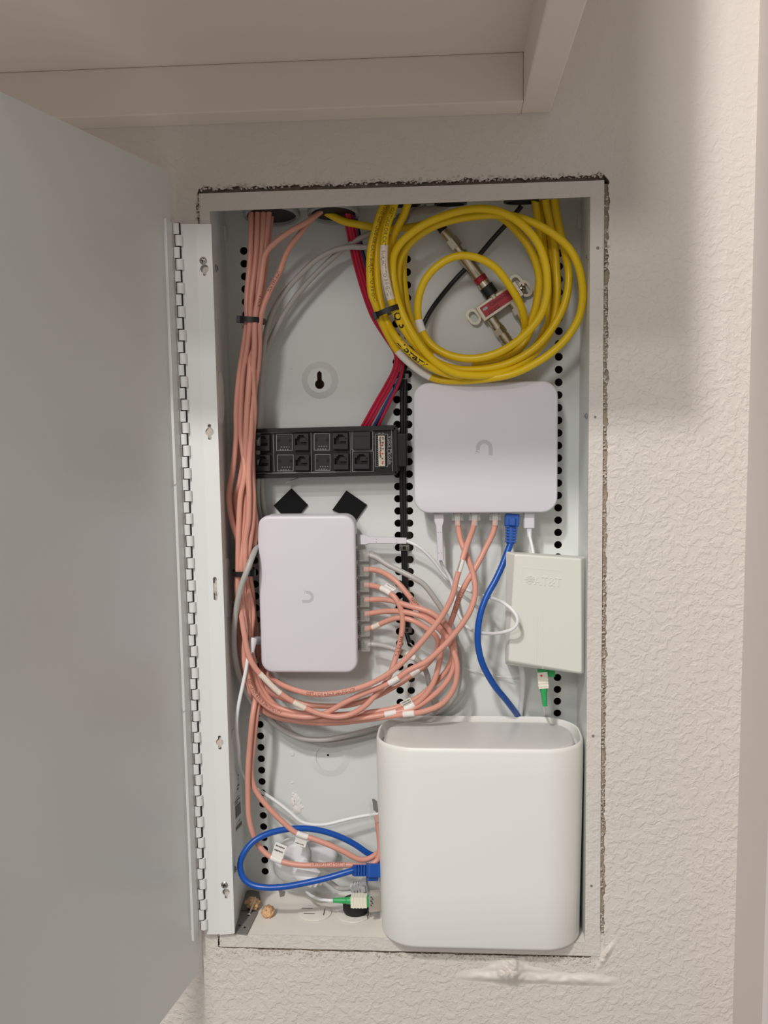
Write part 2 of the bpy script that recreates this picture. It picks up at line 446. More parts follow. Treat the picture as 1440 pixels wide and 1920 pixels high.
tag(mb.build('plaster_crumbs', M_CRUMB, wall, smooth=False), 'crumbling plaster along the edge of the cut-out', kind='stuff')
# torn plaster lips and the lump/ridge below the opening: small height fields on the wall
def relief(name, x0, x1, y0, y1, fn, m=M_SMOOTH, step=2.5):
    nx = int((x1 - x0) / step); ny = int((y1 - y0) / step); V = []; Fc = []
    for j in range(ny + 1):
        for i in range(nx + 1):
            px = x0 + (x1 - x0) * i / nx; py = y0 + (y1 - y0) * j / ny
            V.append(P(px, py, .0004 - fn(px, py)))
    for j in range(ny):
        for i in range(nx): a = j * (nx + 1) + i; Fc.append((a, a + nx + 1, a + nx + 2, a + 1))
    return mk(name, V, Fc, m, wall, ang=60)
def gz(v, s): return math.exp(-(v / s) ** 2)
def ridge(px, py):
    yc = 1831 + (px - 850) * .04; env = max(0, min(1, (px - 845) / 60)) * max(0, min(1, (1170 - px) / 60))
    up_ = py - yc
    h = .0046 * env * (gz(up_, 5) if up_ > 0 else gz(up_, 11)) * (.8 + .4 * nz(px * .06, py * .1))
    lx, ly = px - 955, py - 1828
    w = 22 + 6 * nz(py * .1, 3)
    lump = .0125 * gz(lx, w) * (gz(ly, 24) if ly < 0 else gz(ly, 12)) * (1 + .6 * nz(px * .12, py * .12, 4))
    top = .004 * gz(px - 966, 6) * gz(py - 1812, 14)
    h2 = .0012 * gz(py - (1817 + (px - 975) * .06), 4) * max(0, min(1, (px - 960) / 15)) * max(0, min(1, (1045 - px) / 40))
    return h + max(lump, 0) + top + h2
relief('plaster_ridge', 840, 1178, 1796, 1856, ridge)
def toplip(px, py):
    yc = 352 - (px - 373) * .033; d = yc - py
    return .0026 * gz(d, 7) * max(0, nz(px * .07, 2.2) + .25) * (1 + .8 * nz(px * .3, py * .3)) * min(1, max(0, (d + 4) / 5)) * min(1, max(0, (1140 - px) / 20))
relief('plaster_lip', 372, 1140, 300, 356, toplip, step=4) if False else None
def lip2(px, py):
    d = math.hypot(px - 1140, py - (1760 - (px - 1140) * 1.6)); u = (py - 1800) + (px - 1130) * 1.4
    return .0045 * gz(u, 9) * gz(px - 1136, 14) * (1 + .6 * nz(px * .2, py * .2))
relief('plaster_lump', 1108, 1170, 1750, 1830, lip2)

# crumbly joint compound lying recessed in the right and bottom gaps
M_FILL = mat('gap_filler', (178, 162, 143), .95, bump=(900, .9, .001), var=.55, vscale=260)
def filler(name, a, b, w, nrm, lv, fm_=M_FILL):
    n = 160; V = []; Fc = []
    for i in range(n + 1):
        t = i / n; x = a[0] + (b[0] - a[0]) * t; y = a[1] + (b[1] - a[1]) * t
        for j in range(5):
            f = j / 4; dep = lv + .0014 * (nz(i * .35, j * .8, 3) + .7 * nz(i * 1.1, j * 1.7, 8)) + .0035 * max(0, nz(i * .09, 4, 1) - .12) * (1 if j < 2 else .2)
            V.append(P(x + nrm[0] * w * f, y + nrm[1] * w * f, dep))
    for i in range(n):
        for j in range(4): k = i * 5 + j; Fc.append((k, k + 1, k + 6, k + 5))
    mk(name, V, Fc, fm_, wall, ang=80)
filler('joint_filler', (1131, 345), (1123.5, 1796), 17, (1, 0), .0020)
filler('joint_filler', (373, 347), (1133, 322), 18, (0, 1), .0075)
filler('joint_filler', (1128, 1790), (700, 1783), 10, (0, 1), .0022)
filler('joint_filler', (700, 1783), (413, 1773), 10, (0, 1), .0014)
filler('joint_filler', (372, 362), (376, 430), 9, (-1, 0), .0014)
# dark backing sheet: the cavity's shade is put into its colour
tag(plate('cavity_shade_backing', [(-.6, -.7), (.6, -.7), (.6, .8), (-.6, .8)], [], .125, .01, M_CAV), kind='structure')
# casing board at the right
mb = MB(); z0, z1 = -1.0, 1.3
prof = [(XC, .001), (XC, -.092), (XC + .003, -.095), (XC + .12, -.095), (XC + .12, .001)]
mb.loft([[Vector((x, y, z0)) for x, y in prof], [Vector((x, y, z1)) for x, y in prof]])
tag(mb.build('trim_1', M_TRIM, smooth=False), kind='structure')

# ------------------------------------------------------------------ wall cabinet above
zr = .4408; XR = .1427
cab = thing('wall_cabinet', 'cream painted wall cabinet above the enclosure, seen from below with recessed bottom', 'cabinet', (-.35, 0, zr))
XL = -.95; DC = .30
mb = MB(); mb.box(((XL + XR) / 2 - .0135, -.019, zr + .021), ((XR - XL) / 2 - .0135, .019, .021)); mb.build('back_rail', M_CAB, cab, smooth=False, bevel=.0012)
mb = MB(); mb.box((XR - .0135, -DC / 2, zr + .30), (.0135, DC / 2, .30)); mb.build('side_panel', M_CAB, cab, smooth=False, bevel=.0015)
mb = MB(); mb.box((XL + .0135, -DC / 2, zr + .30), (.0135, DC / 2, .30)); mb.build('side_panel', M_CAB, cab, smooth=False, bevel=.0015)
mb = MB(); mb.box(((XL + XR) / 2, -DC / 2, zr + .051), ((XR - XL) / 2 - .027, DC / 2, .009)); mb.build('bottom_panel', M_CAB, cab, smooth=False)
mb = MB(); mb.box(((XL + XR) / 2, -DC - .009, zr + .30), ((XR - XL) / 2, .009, .30)); mb.build('front_panel', M_CAB, cab, smooth=False, bevel=.0015)
# small caulk blob where the side panel meets the wall
mb = MB(); mb.cyl(P(1030, 205, -.002), P(1026, 188, -.004), .0022, .0012, 8); mb.build('caulk', M_CAB, cab)

# ================================================================== ENCLOSURE
enc = thing('media_enclosure', 'open white steel media enclosure set into the plaster wall, hinged door on its left', 'enclosure', (0, 0, -.37))
fo = [xz(P(*q, -.0006)) for q in FO]; fi = [xz(P(*q, -.0006)) for q in FI]
def dense(lp, st=.02):
    out = []
    for i in range(len(lp)):
        a, b = lp[i], lp[(i + 1) % len(lp)]; n = max(1, int(math.dist(a, b) / st))
        out += [(a[0] + (b[0] - a[0]) * k / n, a[1] + (b[1] - a[1]) * k / n) for k in range(n)]
    return out
plate('flange', fo, [fi], -.0006, .0014, M_FLANGE, enc)
XLb, XRb, ZB, ZT = -.1835, .1815, -.3650, .3760                   # back rectangle
fr = [Vector((x, .0009, ZT if z > 0 else z)) for x, z in fi]
bk = [Vector((XLb, D, ZT)), Vector((XRb, D, ZT)), Vector((XRb, D, ZB)), Vector((XLb, D, ZB))]
def quadplate(name, a, b, c, d, m, parent, th=.0012):
    n = (b - a).cross(d - a).normalized() * th
    return mk(name, [a, b, c, d, a - n, b - n, c - n, d - n], [(0, 1, 2, 3), (7, 6, 5, 4), (0, 4, 5, 1), (1, 5, 6, 2), (2, 6, 7, 3), (3, 7, 4, 0)], m, parent, smooth=False)
quadplate('side_wall', fr[0], fr[3], bk[3], bk[0], M_STEEL, enc)
quadplate('side_wall', fr[1], bk[1], bk[2], fr[2], M_STEEL, enc)
quadplate('top_wall', fr[0], bk[0], bk[1], fr[1], M_STEEL, enc)
M_FLOORW = mat('floor_overpaint', (232, 227, 218), .5, bump=(160, .2, .0006), var=.05, vscale=60)
quadplate('floor_wall', fr[3], fr[2], bk[2], bk[3], M_FLOORW, enc)
for q, r_ in (((1121, 465), .0014), ((1116, 782), .0012), ((1112, 1380), .0014), ((1109, 1661), .0013)):
    c_ = P(*q, -.0006); mb = MB(); mb.cyl(c_ + Vector((0, .0003, 0)), c_ - Vector((0, .0002, 0)), r_, n=12); mb.build('screw_hole', M_GUN, enc)
# perforated back panel
PIT = .01303; HR = .0041
holes = []
def column(x0, z0, x1, z1):
    n = int(round((z0 - z1) / PIT))
    for i in range(n + 1):
        t = i / n; holes.append(circ(x0 + (x1 - x0) * t, z0 - (z0 - z1) * t, HR, 12))
column(-.1645, .3369, -.1615, -.3406)
column(.0052, .3243, .0040, -.3143)
column(-.0068, .3243, -.0082, -.3143)
column(.1602, .3265, .1610, -.3120)
kc = P(600, 713, D)
holes.append(circ(kc.x, kc.z, .0195, 28))
for q in ((615, 1416, 2.4),): c_ = P(q[0], q[1], D); holes.append(circ(c_.x, c_.z, q[2] * .00056, 10))
plate('back_panel', [(XLb, ZB), (XRb, ZB), (XRb, ZT), (XLb, ZT)], holes, D, .0012, M_STEEL, enc)
# dished key-hole mount
kh = []
for i in range(11): a = math.radians(-55 - 250 * i / 10 + 0); kh.append((kc.x + .0048 * math.sin(math.radians(180)) + .0050 * math.cos(math.radians(60 - 300 * i / 10)), kc.z - .0038 + .0050 * math.sin(math.radians(60 - 300 * i / 10))))
kh = [(kc.x + .0024, kc.z + .0075), (kc.x + .0024, kc.z - .0000)] + [(kc.x + .0050 * math.cos(a), kc.z - .0042 + .0050 * math.sin(a)) for a in [math.radians(60 - 300 * i / 12) for i in range(13)]] + [(kc.x - .0024, kc.z - .0000), (kc.x - .0024, kc.z + .0075), (kc.x, kc.z + .0098)]
plate('keyhole_mount', circ(kc.x, kc.z, .0128, 28), [kh], D - .0035, .001, M_STEEL, enc)
mb = MB(); mb.loft([[Vector((x, D + .0002, z)) for x, z in circ(kc.x, kc.z, .0195, 28)], [Vector((x, D - .0035, z)) for x, z in circ(kc.x, kc.z, .0128, 28)]], False, False); mb.build('dished_ring', M_STEEL, enc)
tag(plate('wood_stud', [(kc.x - .03, kc.z - .2), (kc.x + .03, kc.z - .2), (kc.x + .03, kc.z + .2), (kc.x - .03, kc.z + .2)], [], D + .02, .01, mat('stud_wood', (150, 120, 88), .9)), 'brown wood stud behind the keyhole of the back panel', 'stud')
# lower dish embossing and small knockouts on the back
c_ = P(618, 1420, D)
mb = MB(); mb.loft([[Vector((x, D - .0001, z)) for x, z in circ(c_.x, c_.z, .022, 28)], [Vector((x, D - .0012, z)) for x, z in circ(c_.x, c_.z, .0150, 28)]], False, False)
mb.add([Vector((x, D - .0012, z)) for x, z in circ(c_.x, c_.z + .0, .0150, 28)] , [])
mb.build('embossed_ring', M_STEEL, enc)
for q in ((548, 1413, 5), (545, 690, 3)):
    c_ = P(q[0], q[1], D); mb = MB(); mb.cyl(c_, c_ + Vector((0, -.0008, 0)), q[2] * .00056, q[2] * .0005, 12); mb.build('rivet', M_STEEL, enc)
for (px, py, rx, rz, n_) in ((556, 1505, .006, .011, 9), (551, 1480, .003, .003, 3), (558, 1527, .003, .003, 3)):
    mb = MB()
    for i in range(n_):
        c_ = P(px + R_.gauss(0, 7), py + R_.gauss(0, 13), D); w_ = R_.uniform(.25, .7)
        def rg_(k, h): return [c_ + Vector((rx * w_ * k * math.cos(t) * (1 + .3 * nz(t * 2, i, px)), -h, rz * w_ * k * math.sin(t) * (1 + .3 * nz(t * 2, i, py)))) for t in [2 * math.pi * j / 12 for j in range(12)]]
        mb.loft([rg_(1, -.0002), rg_(.85, .0004), rg_(.4, .0008)])
    mb.build('plaster_smear', M_PAPER, enc)
# corner tabs
for q in ((422, 424, 452), (1086, 402, 430)):
    a = P(q[0], q[1], D - .004); b = P(q[0], q[2], D - .004); mb = MB(); mb.box((a + b) / 2, (.0016, .003, (a.z - b.z) / 2)); mb.build('corner_tab', M_STEEL, enc, smooth=False)
# oblong knockouts on the left side wall
for (pa, pb, yc, ry) in ((1040, 1152, .030, .017), (700, 792, .022, .015), (1372, 1500, .030, .017)):
    za = PX(432, pa, -.180).z; zb = PX(432, pb, -.180).z; rz = (za - zb) / 2; zc = (za + zb) / 2
    xw = -.1775 - .006 * (yc / D)
    ring0 = [Vector((xw + .0002, yc + ry * math.cos(2 * math.pi * i / 24), zc + rz * math.sin(2 * math.pi * i / 24))) for i in range(24)]
    ring1 = [v + Vector((.0011, 0, 0)) for v in ring0]
    mb = MB(); mb.loft([ring0, ring1]); mb.build('knockout', M_STEEL, enc)
# screws through the side walls
def screw(c, axis, r, parent, m=M_SCREW, name='screw'):
    c = Vector(c); a = Vector(axis).normalized(); u = a.orthogonal().normalized().lerp(a.cross(a.orthogonal().normalized()), .35).normalized(); v = a.cross(u)
    mb = MB(); rings = []
    for rr, h in ((r, 0), (r, .0006), (r * .75, .0013), (r * .3, .0016)):
        rings.append([c + a * h + u * (rr * math.cos(2 * math.pi * i / 16)) + v * (rr * math.sin(2 * math.pi * i / 16)) for i in range(16)])
    mb.loft(rings); s_ = mb.build(name, m, parent)
    mb = MB(); mb.box(c + a * .00165, (r * .6, r * .13, .0001), (u, v, a)); mb.box(c + a * .00165, (r * .13, r * .6, .0001), (u, v, a)); mb.build('cross_slot', M_INK_SHADE, s_, smooth=False)
    return s_
for q in ((405, 503), (440, 1630)):
    c_ = PX(q[0], q[1], -.1785); screw(c_, (1, 0, 0), .0036, enc, M_GALV)
for q in ((1103, 482), (1100, 780)):
    c_ = PX(q[0], q[1], .1795); screw(c_, (-1, 0, 0), .0030, enc, M_GALV)
# stickers on the left side wall
def sticker(pts4, rows, seed):
    vs_ = [PX(*q, -.1800) for q in pts4]; n = Vector((1, 0, 0)) * .0004
    st = mk('sticker', [v + n for v in vs_] + [v - n for v in vs_], [(0, 1, 2, 3), (7, 6, 5, 4), (0, 4, 5, 1), (1, 5, 6, 2), (2, 6, 7, 3), (3, 7, 4, 0)], M_STICK, enc, smooth=False)
    mb = MB()
    for (u0, u1, v0, v1) in rows:
        def L_(u, v): return (vs_[0].lerp(vs_[1], u)).lerp(vs_[3].lerp(vs_[2], u), v) + Vector((.0006, 0, 0))
        mb.add([L_(u0, v0), L_(u1, v0), L_(u1, v1), L_(u0, v1)], [(0, 1, 2, 3)])
    mb.build('sticker_print', M_STINK, st, smooth=False)
sticker([(435, 1456), (448, 1448), (449, 1484), (437, 1492)], [(.1 + .1 * (i % 2), .9 - .12 * (i % 3), .06 + .17 * i, .15 + .17 * i) for i in range(5)], 1)
sticker([(433, 1508), (450, 1490), (452, 1526), (436, 1544)], [(.05 + .075 * i, .05 + .075 * i + (.05 if i % 3 else .03), .30, .92) for i in range(12)] + [(.05, .9, .06, .13), (.05, .7, .17, .23)], 2)
sticker([(434, 1556), (453, 1534), (454, 1548), (435, 1570)], [(.05, .95, .25, .7)], 3)

# hinge leaf with its key-hole slots (bolted to the flange), fold, knuckles, door
hinge = mk('piano_hinge', *(lambda y: ([P(338, 420, y), P(367, 420, -.0052), P(413, 1752, -.0052), P(388, 1752, y)] + [P(338, 420, y) + Vector((0, .0012, 0)), P(367, 420, -.004), P(413, 1752, -.004), P(388, 1752, y) + Vector((0, .0012, 0))], [(0, 3, 2, 1), (4, 5, 6, 7), (0, 1, 5, 4), (1, 2, 6, 5), (2, 3, 7, 6), (3, 0, 4, 7)]))(-.0085), M_LEAF, enc, smooth=False)
def keyslot(px, py, r, sw, up_, dn):
    y = -.0052; c = P(px, py, y); k = mpp(y); cx, cz = c.x, c.z; r *= k; sw *= k; up_ *= k; dn *= k
    t = math.asin(min(1, sw / r)); L_ = []
    for i in range(9): a = math.pi / 2 - t - (math.pi - 2 * t) * i / 8; L_.append((cx + r * math.cos(a), cz + r * math.sin(a)))
    L_ += [(cx + sw, cz - dn + sw * .4), (cx, cz - dn), (cx - sw, cz - dn + sw * .4)]
    for i in range(9): a = -math.pi / 2 - t - (math.pi - 2 * t) * i / 8; L_.append((cx + r * math.cos(a), cz + r * math.sin(a)))
    if up_ > r: L_ += [(cx - sw, cz + up_ - sw * .4), (cx, cz + up_), (cx + sw, cz + up_ - sw * .4)]
    return L_
lf = [xz(P(*q, -.0052)) for q in ((366.5, 420), (396, 420), (440, 1750), (412.5, 1753))]
ks = [keyslot(383.5, 504, 8, 3.2, 8, 13), keyslot(393, 810, 8, 3.2, 15, 15), keyslot(412, 1392, 7.5, 3.2, 14, 15), keyslot(424, 1673, 7.5, 3.2, 7.5, 14)]
c_ = P(403.5, 1104, -.0052); k_ = mpp(-.005)
ks.append(rrect(7.5 * k_, 46 * k_, 3.7 * k_, 4, c_.x, c_.z))
lf2 = plate('hinge_leaf', lf, ks, -.0052, .0012, M_LEAF, hinge)
for q in ((381, 489), (421, 1659)): screw(P(q[0], q[1], -.0053), (0, -1, 0), .0036, hinge)
for q in ((393, 812), (412, 1394), (403.5, 1104)):
    mb = MB(); c_ = P(q[0], q[1], -.0030); rg = []
    for rr, h in ((.0048, 0), (.0040, .0008), (.002, .0012)): rg.append([c_ + Vector((rr * math.cos(a) * R_.uniform(.7, 1.1), -h, rr * math.sin(a) * R_.uniform(.8, 1.6))) for a in [2 * math.pi * i / 14 for i in range(14)]])
    mb.loft(rg); mb.build('plaster_plug', M_CRUMB, hinge)
# knuckles: one object each, sharing one mesh
NK = 64; ka = P(332, 418, -.0095); kb = P(381, 1742, -.0095)
ax = (kb - ka).normalized(); kl = (kb - ka).length / NK
mb = MB(); mb.cyl(ax * (-kl * .455), ax * (kl * .455), .0036, n=14)
km = None
for i in range(NK):
    c_ = ka + (kb - ka) * ((i + .5) / NK) + Vector((.0011 if i % 2 else -.0010, 0, 0))
    if km is None:
        o = mb.build('hinge_knuckle', M_LEAF, hinge); km = o.data; loc0 = o.location.copy(); o.location = c_ - ORG[hinge]
    else:
        o = bpy.data.objects.new('hinge_knuckle', km); COL.objects.link(o); o.parent = hinge; o.location = c_ - ORG[hinge]
mb = MB(); mb.cyl(ka + Vector((0, .0004, 0)), kb + Vector((0, .0004, 0)), .0031, n=8); mb.build('shaded_hinge_pin', M_INK_SHADE, hinge)  # pin thickened in black to paint shade into the gaps between knuckles
# door plane
dx, dz1, dz0 = -.2118, .3972, -.4000
u = Vector((-.175, -.9846, 0)).normalized(); dn_ = Vector((u.y, -u.x, 0)) * -1     # dn_: faces the camera side (+x)
if dn_.x < 0: dn_ = -dn_
base = Vector((dx, -.008, 0)); DW = .405
def doorpt(a, z, off=0): return base + u * a + dn_ * off + Vector((0, 0, z))
lp = rrect(DW, dz1 - dz0, .014, 6, DW / 2, (dz1 + dz0) / 2)
def doorplate(name, lp, o0, o1, parent, m, bevel=0):
    V = [doorpt(a, z, o0) for a, z in lp] + [doorpt(a, z, o1) for a, z in lp]; n = len(lp)
    Fc = [tuple(range(n)), tuple(range(n, 2 * n))[::-1]] + [(i, i + n, (i + 1) % n + n, (i + 1) % n) for i in range(n)]
    return mk(name, V, Fc, m, parent, smooth=False, bevel=bevel)
door = doorplate('door', lp, 0, -.0016, enc, M_DOOR)
zt = P(305, 418, -.012).z; zb_ = P(360, 1746, -.012).z
doorplate('door_hinge_leaf', [(.004, zb_), (.0185, zb_ - .002), (.0185, zt + .002), (.004, zt)], .0018, .0001, door, M_DOOR)
for q in (906, 1328):
    mb = MB(); c_ = doorpt(.0185, P(330, q, -.02).z, .0012); mb.cyl(c_, c_ + dn_ * .0016, .0022, .001, 10); mb.build('weld_spot', M_DOOR, door)
mb = MB(); mb.add([doorpt(.0178, zb_ - .002, .0019), doorpt(.0192, zb_ - .002, .0019), doorpt(.0192, zt + .002, .0019), doorpt(.0178, zt + .002, .0019), doorpt(.0185, zb_ - .002, .0028), doorpt(.0185, zt + .002, .0028)], [(0, 1, 2, 3), (0, 4, 1), (3, 2, 5), (1, 4, 5, 2), (4, 0, 3, 5)])
mb.build('paint_ridge', M_LEAF, door, smooth=False)

# top knockouts (dark openings with cables) and grey conduit bushings
def bushing(px, py_back, yc, rad, hang, label, name='conduit_bushing', m=M_GALV):
    kt = .175; b = P(px, py_back, yc + rad); z = b.z + kt * rad; cx = P(px, py_back, yc).x
    t = thing(name, label, 'conduit', (cx, yc, ZT), 'conduits through the top of the enclosure')
    def rg(r, zz): return [Vector((cx + r * math.cos(2 * math.pi * i / 32), yc + r * math.sin(2 * math.pi * i / 32), zz - kt * r * math.sin(2 * math.pi * i / 32))) for i in range(32)]
    mb = MB(); mb.loft([rg(rad * 1.02, z + .030), rg(rad * 1.02, z + .006), rg(rad * 1.08, z + .005), rg(rad * 1.08, z + .001), rg(rad * 1.04, z), rg(rad * .93, z + .0005), rg(rad * .90, z + .004), rg(rad * .90, z + .020)], False, False); mb.build('sleeve', m, t)
    mb = MB(); mb.loft([rg(rad * .93, z + .0030), rg(rad * .3, z + .0036)], True, True); mb.build('bore_shade', M_INK_SHADE, t)  # black disc painted for the shade up inside the conduit
bushing(510, 425, .045, .0262, .012, 'grey conduit bushing at the top left with the salmon cables')
bushing(626, 421, .045, .0240, .012, 'grey conduit bushing with red wires and a yellow cable inside')
for (px, pb, w_) in ((762, 392, 26), (845, 395, 28), (975, 391, 30)):
    c_ = P(px, pb, .07); r0 = w_ * mpp(.06)
    mb = MB(); cc = Vector((c_.x, .050, ZT - .0016)); rg = lambda r, dz: [cc + Vector((r * math.cos(2 * math.pi * i / 28), r * .75 * math.sin(2 * math.pi * i / 28), dz)) for i in range(28)]
    mb.loft([rg(r0 * 1.05, .001), rg(r0 * 1.05, -.004), rg(r0 * .9, -.004), rg(r0 * .85, .0005)], False, True); mb.build('grommet', M_BLACK, enc)

# floor details
fz = -.3645
def floor_oval(px, py, rx, ry, m, name, h=.0012, parent=enc, ang=0):
    c_ = PZ(px, py, fz); mb = MB(); ca, sa = math.cos(ang), math.sin(ang)
    def rg(k, dz): return [Vector((c_.x + k * (rx * math.cos(t) * ca - ry * math.sin(t) * sa), c_.y + k * (rx * math.cos(t) * sa + ry * math.sin(t) * ca), fz + dz)) for t in [2 * math.pi * i / 24 for i in range(24)]]
    mb.loft([rg(1, 0), rg(1, h * .7), rg(.93, h)]); return mb.build(name, m, parent)
for (px, py) in ((590, 1712), (663, 1715)): floor_oval(px, py, .018, .017, M_FLOORW, 'floor_knockout')
for (px, py) in ((608, 1711), (690, 1716)):
    c_ = PZ(px, py, fz + .001); mb = MB(); mb.box(c_, (.0003, .006, .0012)); mb.build('slit', M_INK_SHADE, enc, smooth=False)
for (px, py) in ((576, 1703), (580, 1713)):
    c_ = PZ(px, py, fz + .0013); mb = MB(); mb.box(c_, (.006, .0004, .0003)); mb.build('scored_line', M_STINK, enc, smooth=False)
mb = MB(); fp = [PZ(*q, fz + .0015) for q in ((440, 1749), (463, 1751), (482, 1712), (489, 1688), (486, 1672), (466, 1666), (452, 1690), (444, 1715))]
mb.loft([[v - Vector((0, 0, .0012)) for v in fp], fp]); gp = mb.build('floor_plate', M_GUN, enc, smooth=False)
for q in ((467, 1705), (466, 1716), (449, 1735), (459, 1739)):
    c_ = PZ(q[0], q[1], fz + .0017); mb = MB(); mb.cyl(c_, c_ + Vector((0, 0, .0003)), .0013, n=10); mb.build('plate_hole', M_INK_SHADE, gp)
mb = MB(); mb.box(PZ(463, 1708, fz + .0016), (.011, .0004, .0002)); mb.build('plate_seam', M_INK_SHADE, gp, smooth=False)

# ================================================================== DEVICES
def qmap(c4):
    """bilinear px map inside four photo corners (tl,tr,br,bl)"""
    def f(u_, v_): 
        a = c4[0][0] + (c4[1][0] - c4[0][0]) * u_, c4[0][1] + (c4[1][1] - c4[0][1]) * u_
        b = c4[3][0] + (c4[2][0] - c4[3][0]) * u_, c4[3][1] + (c4[2][1] - c4[3][1]) * u_
        return a[0] + (b[0] - a[0]) * v_, a[1] + (b[1] - a[1]) * v_
    return f
def ulogo(parent, c, s, X, Y, yoff):
    """open-ended U mark: arc, one leg, a few square pixels at the other end"""
    mb = MB(); X = Vector(X); Y = Vector(Y); c = Vector(c) + Vector((0, yoff, 0))
    ro, ri = .5 * s, .27 * s; n = 16; V = []
    for i in range(n + 1):
        a = math.pi * i / n - 0
        for r in (ro, ri): V.append(c + X * (r * math.cos(a)) + Y * (r * math.sin(a)))
    Fc = [(2 * i, 2 * i + 2, 2 * i + 3, 2 * i + 1) for i in range(n)]
    mb.add(V, Fc)
    def sq(x, y, w, h): mb.add([c + X * x + Y * y, c + X * (x + w) + Y * y, c + X * (x + w) + Y * (y + h), c + X * x + Y * (y + h)], [(0, 1, 2, 3)])
    sq(ri, -.45 * s, ro - ri, .45 * s)
    sq(-ro, -.12 * s, ro - ri, .12 * s); sq(-ro, -.24 * s, .10 * s, .09 * s); sq(-ro + .13 * s, -.30 * s, .08 * s, .08 * s); sq(-ro - .06 * s, -.36 * s, .06 * s, .06 * s)
    mb.build('emblem', M_LOGO, parent, smooth=False)

# gateway ----------------------------------------------------------
gy = .046
g0 = P(776, 718, gy); g1 = P(1046, 962, gy); ga = P(775, 962, gy); gb = P(1046, 714, gy)
gx0, gx1 = (g0.x + ga.x) / 2, (g1.x + gb.x) / 2; gz1, gz0 = (g0.z + gb.z) / 2, (g1.z + ga.z) / 2
gw = thing('network_gateway', 'square white network gateway with rounded corners below the yellow coil', 'gateway', ((gx0 + gx1) / 2, D, gz0))
mb = MB(); slab(mb, ((gx0 + gx1) / 2, (gz0 + gz1) / 2), gx1 - gx0, gz1 - gz0, .0155, gy, gy + .026, .0022, rear=.003); body = mb.build('body', M_WHITE, gw, ang=50)
mb = MB(); slab(mb, ((gx0 + gx1) / 2, (gz0 + gz1) / 2), gx1 - gx0 - .012, gz1 - gz0 - .012, .012, gy + .0262, D - .0002, .001); mb.build('rear_housing', M_WHITE2, gw, ang=50)
ulogo(gw, P(908, 840, gy), .0165, (1, 0, 0), (0, 0, 1), -.00012)
def sock(parent, c, h, ax=None):
    mb = MB(); mb.box(c, h, ax); mb.build('port', M_INK_SHADE, parent, smooth=False)
for px in (823, 860, 891, 927, 960, 993):
    sock(gw, P(px, 964, gy + .013) * 1 + Vector((0, 0, gz0 - P(px, 964, gy + .013).z - .0000)), (.0062, .0045, .0003))
# switch -------------------------------------------------------------
sy = .042
s0 = P(483, 968, sy); s1 = P(669, 1262, sy); sa = P(488, 1262, sy); sb_ = P(667, 966, sy)
sx0, sx1 = (s0.x + sa.x) / 2, (s1.x + sb_.x) / 2; sz1, sz0 = (s0.z + sb_.z) / 2, (s1.z + sa.z) / 2
sw = thing('network_switch', 'upright white network switch with a row of cables on its right side', 'switch', ((sx0 + sx1) / 2, D, sz0))
mb = MB(); slab(mb, ((sx0 + sx1) / 2, (sz0 + sz1) / 2), sx1 - sx0, sz1 - sz0, .0125, sy, sy + .008, .0032, steps=5); mb.build('front_cover', M_WHITE, sw, ang=50)
mb = MB(); slab(mb, ((sx0 + sx1) / 2, (sz0 + sz1) / 2), sx1 - sx0 - .0022, sz1 - sz0 - .0022, .0115, sy + .0082, sy + .029, .0008); mb.build('body', M_WHITE2, sw, ang=50)
mb = MB(); mb.box(((sx0 + sx1) / 2, (sy + .029 + D) / 2, (sz0 + sz1) / 2), (.022, (D - sy - .0292) / 2, .05)); mb.build('mount', M_FOAM, sw, smooth=False)
ulogo(sw, P(577, 1119, sy), .0125, (0, 0, -1), (1, 0, 0), -.00012)
SPY = (1013, 1041, 1070, 1098, 1125, 1152, 1181, 1209)
for py in SPY:
    c_ = P(670, py, .0605); sock(sw, Vector((sx1 - .0011, .0605, c_.z)), (.0003, .0055, .0062))
# optical terminal (AT&T) --------------------------------------------
oy = .004
ont = thing('optical_terminal', 'cream fibre terminal box with embossed carrier mark on the right side of the enclosure', 'terminal', P(1020, 1260, D))
fpx = [(964, 1038), (1091, 1047), (1092, 1264), (952, 1241)]
bpx = [(949, 1034), (1098, 1043), (1098, 1263), (947, 1246)]
cpx = [(949, 1034), (1082, 1043), (1082, 1256), (947, 1242)]
def ont_ring(c4, y, ins=0.0, r=5):
    out = []; cx = sum(q[0] for q in c4) / 4; cy = sum(q[1] for q in c4) / 4; n = len(c4)
    for i in range(4):
        p = Vector(c4[i]); a = (Vector(c4[i - 1]) - p).normalized(); b = (Vector(c4[(i + 1) % 4]) - p).normalized()
        p = p + (Vector((cx, cy)) - p).normalized() * ins * 1.4
        for k in range(5):
            t = k / 4; q = (p + a * r).lerp(p, t).lerp(p.lerp(p + b * r, t), t); out.append(P(q.x, q.y, y))
    return out
mb = MB(); mb.loft([ont_ring(fpx, oy, 3), ont_ring(fpx, oy + .0008, 1.2), ont_ring(fpx, oy + .002, 0), ont_ring(bpx, oy + .018, 0), ont_ring(cpx, oy + .040, 0), ont_ring(cpx, D - .0002, 0)]); ob = mb.build('housing', M_ONT, ont, ang=12)
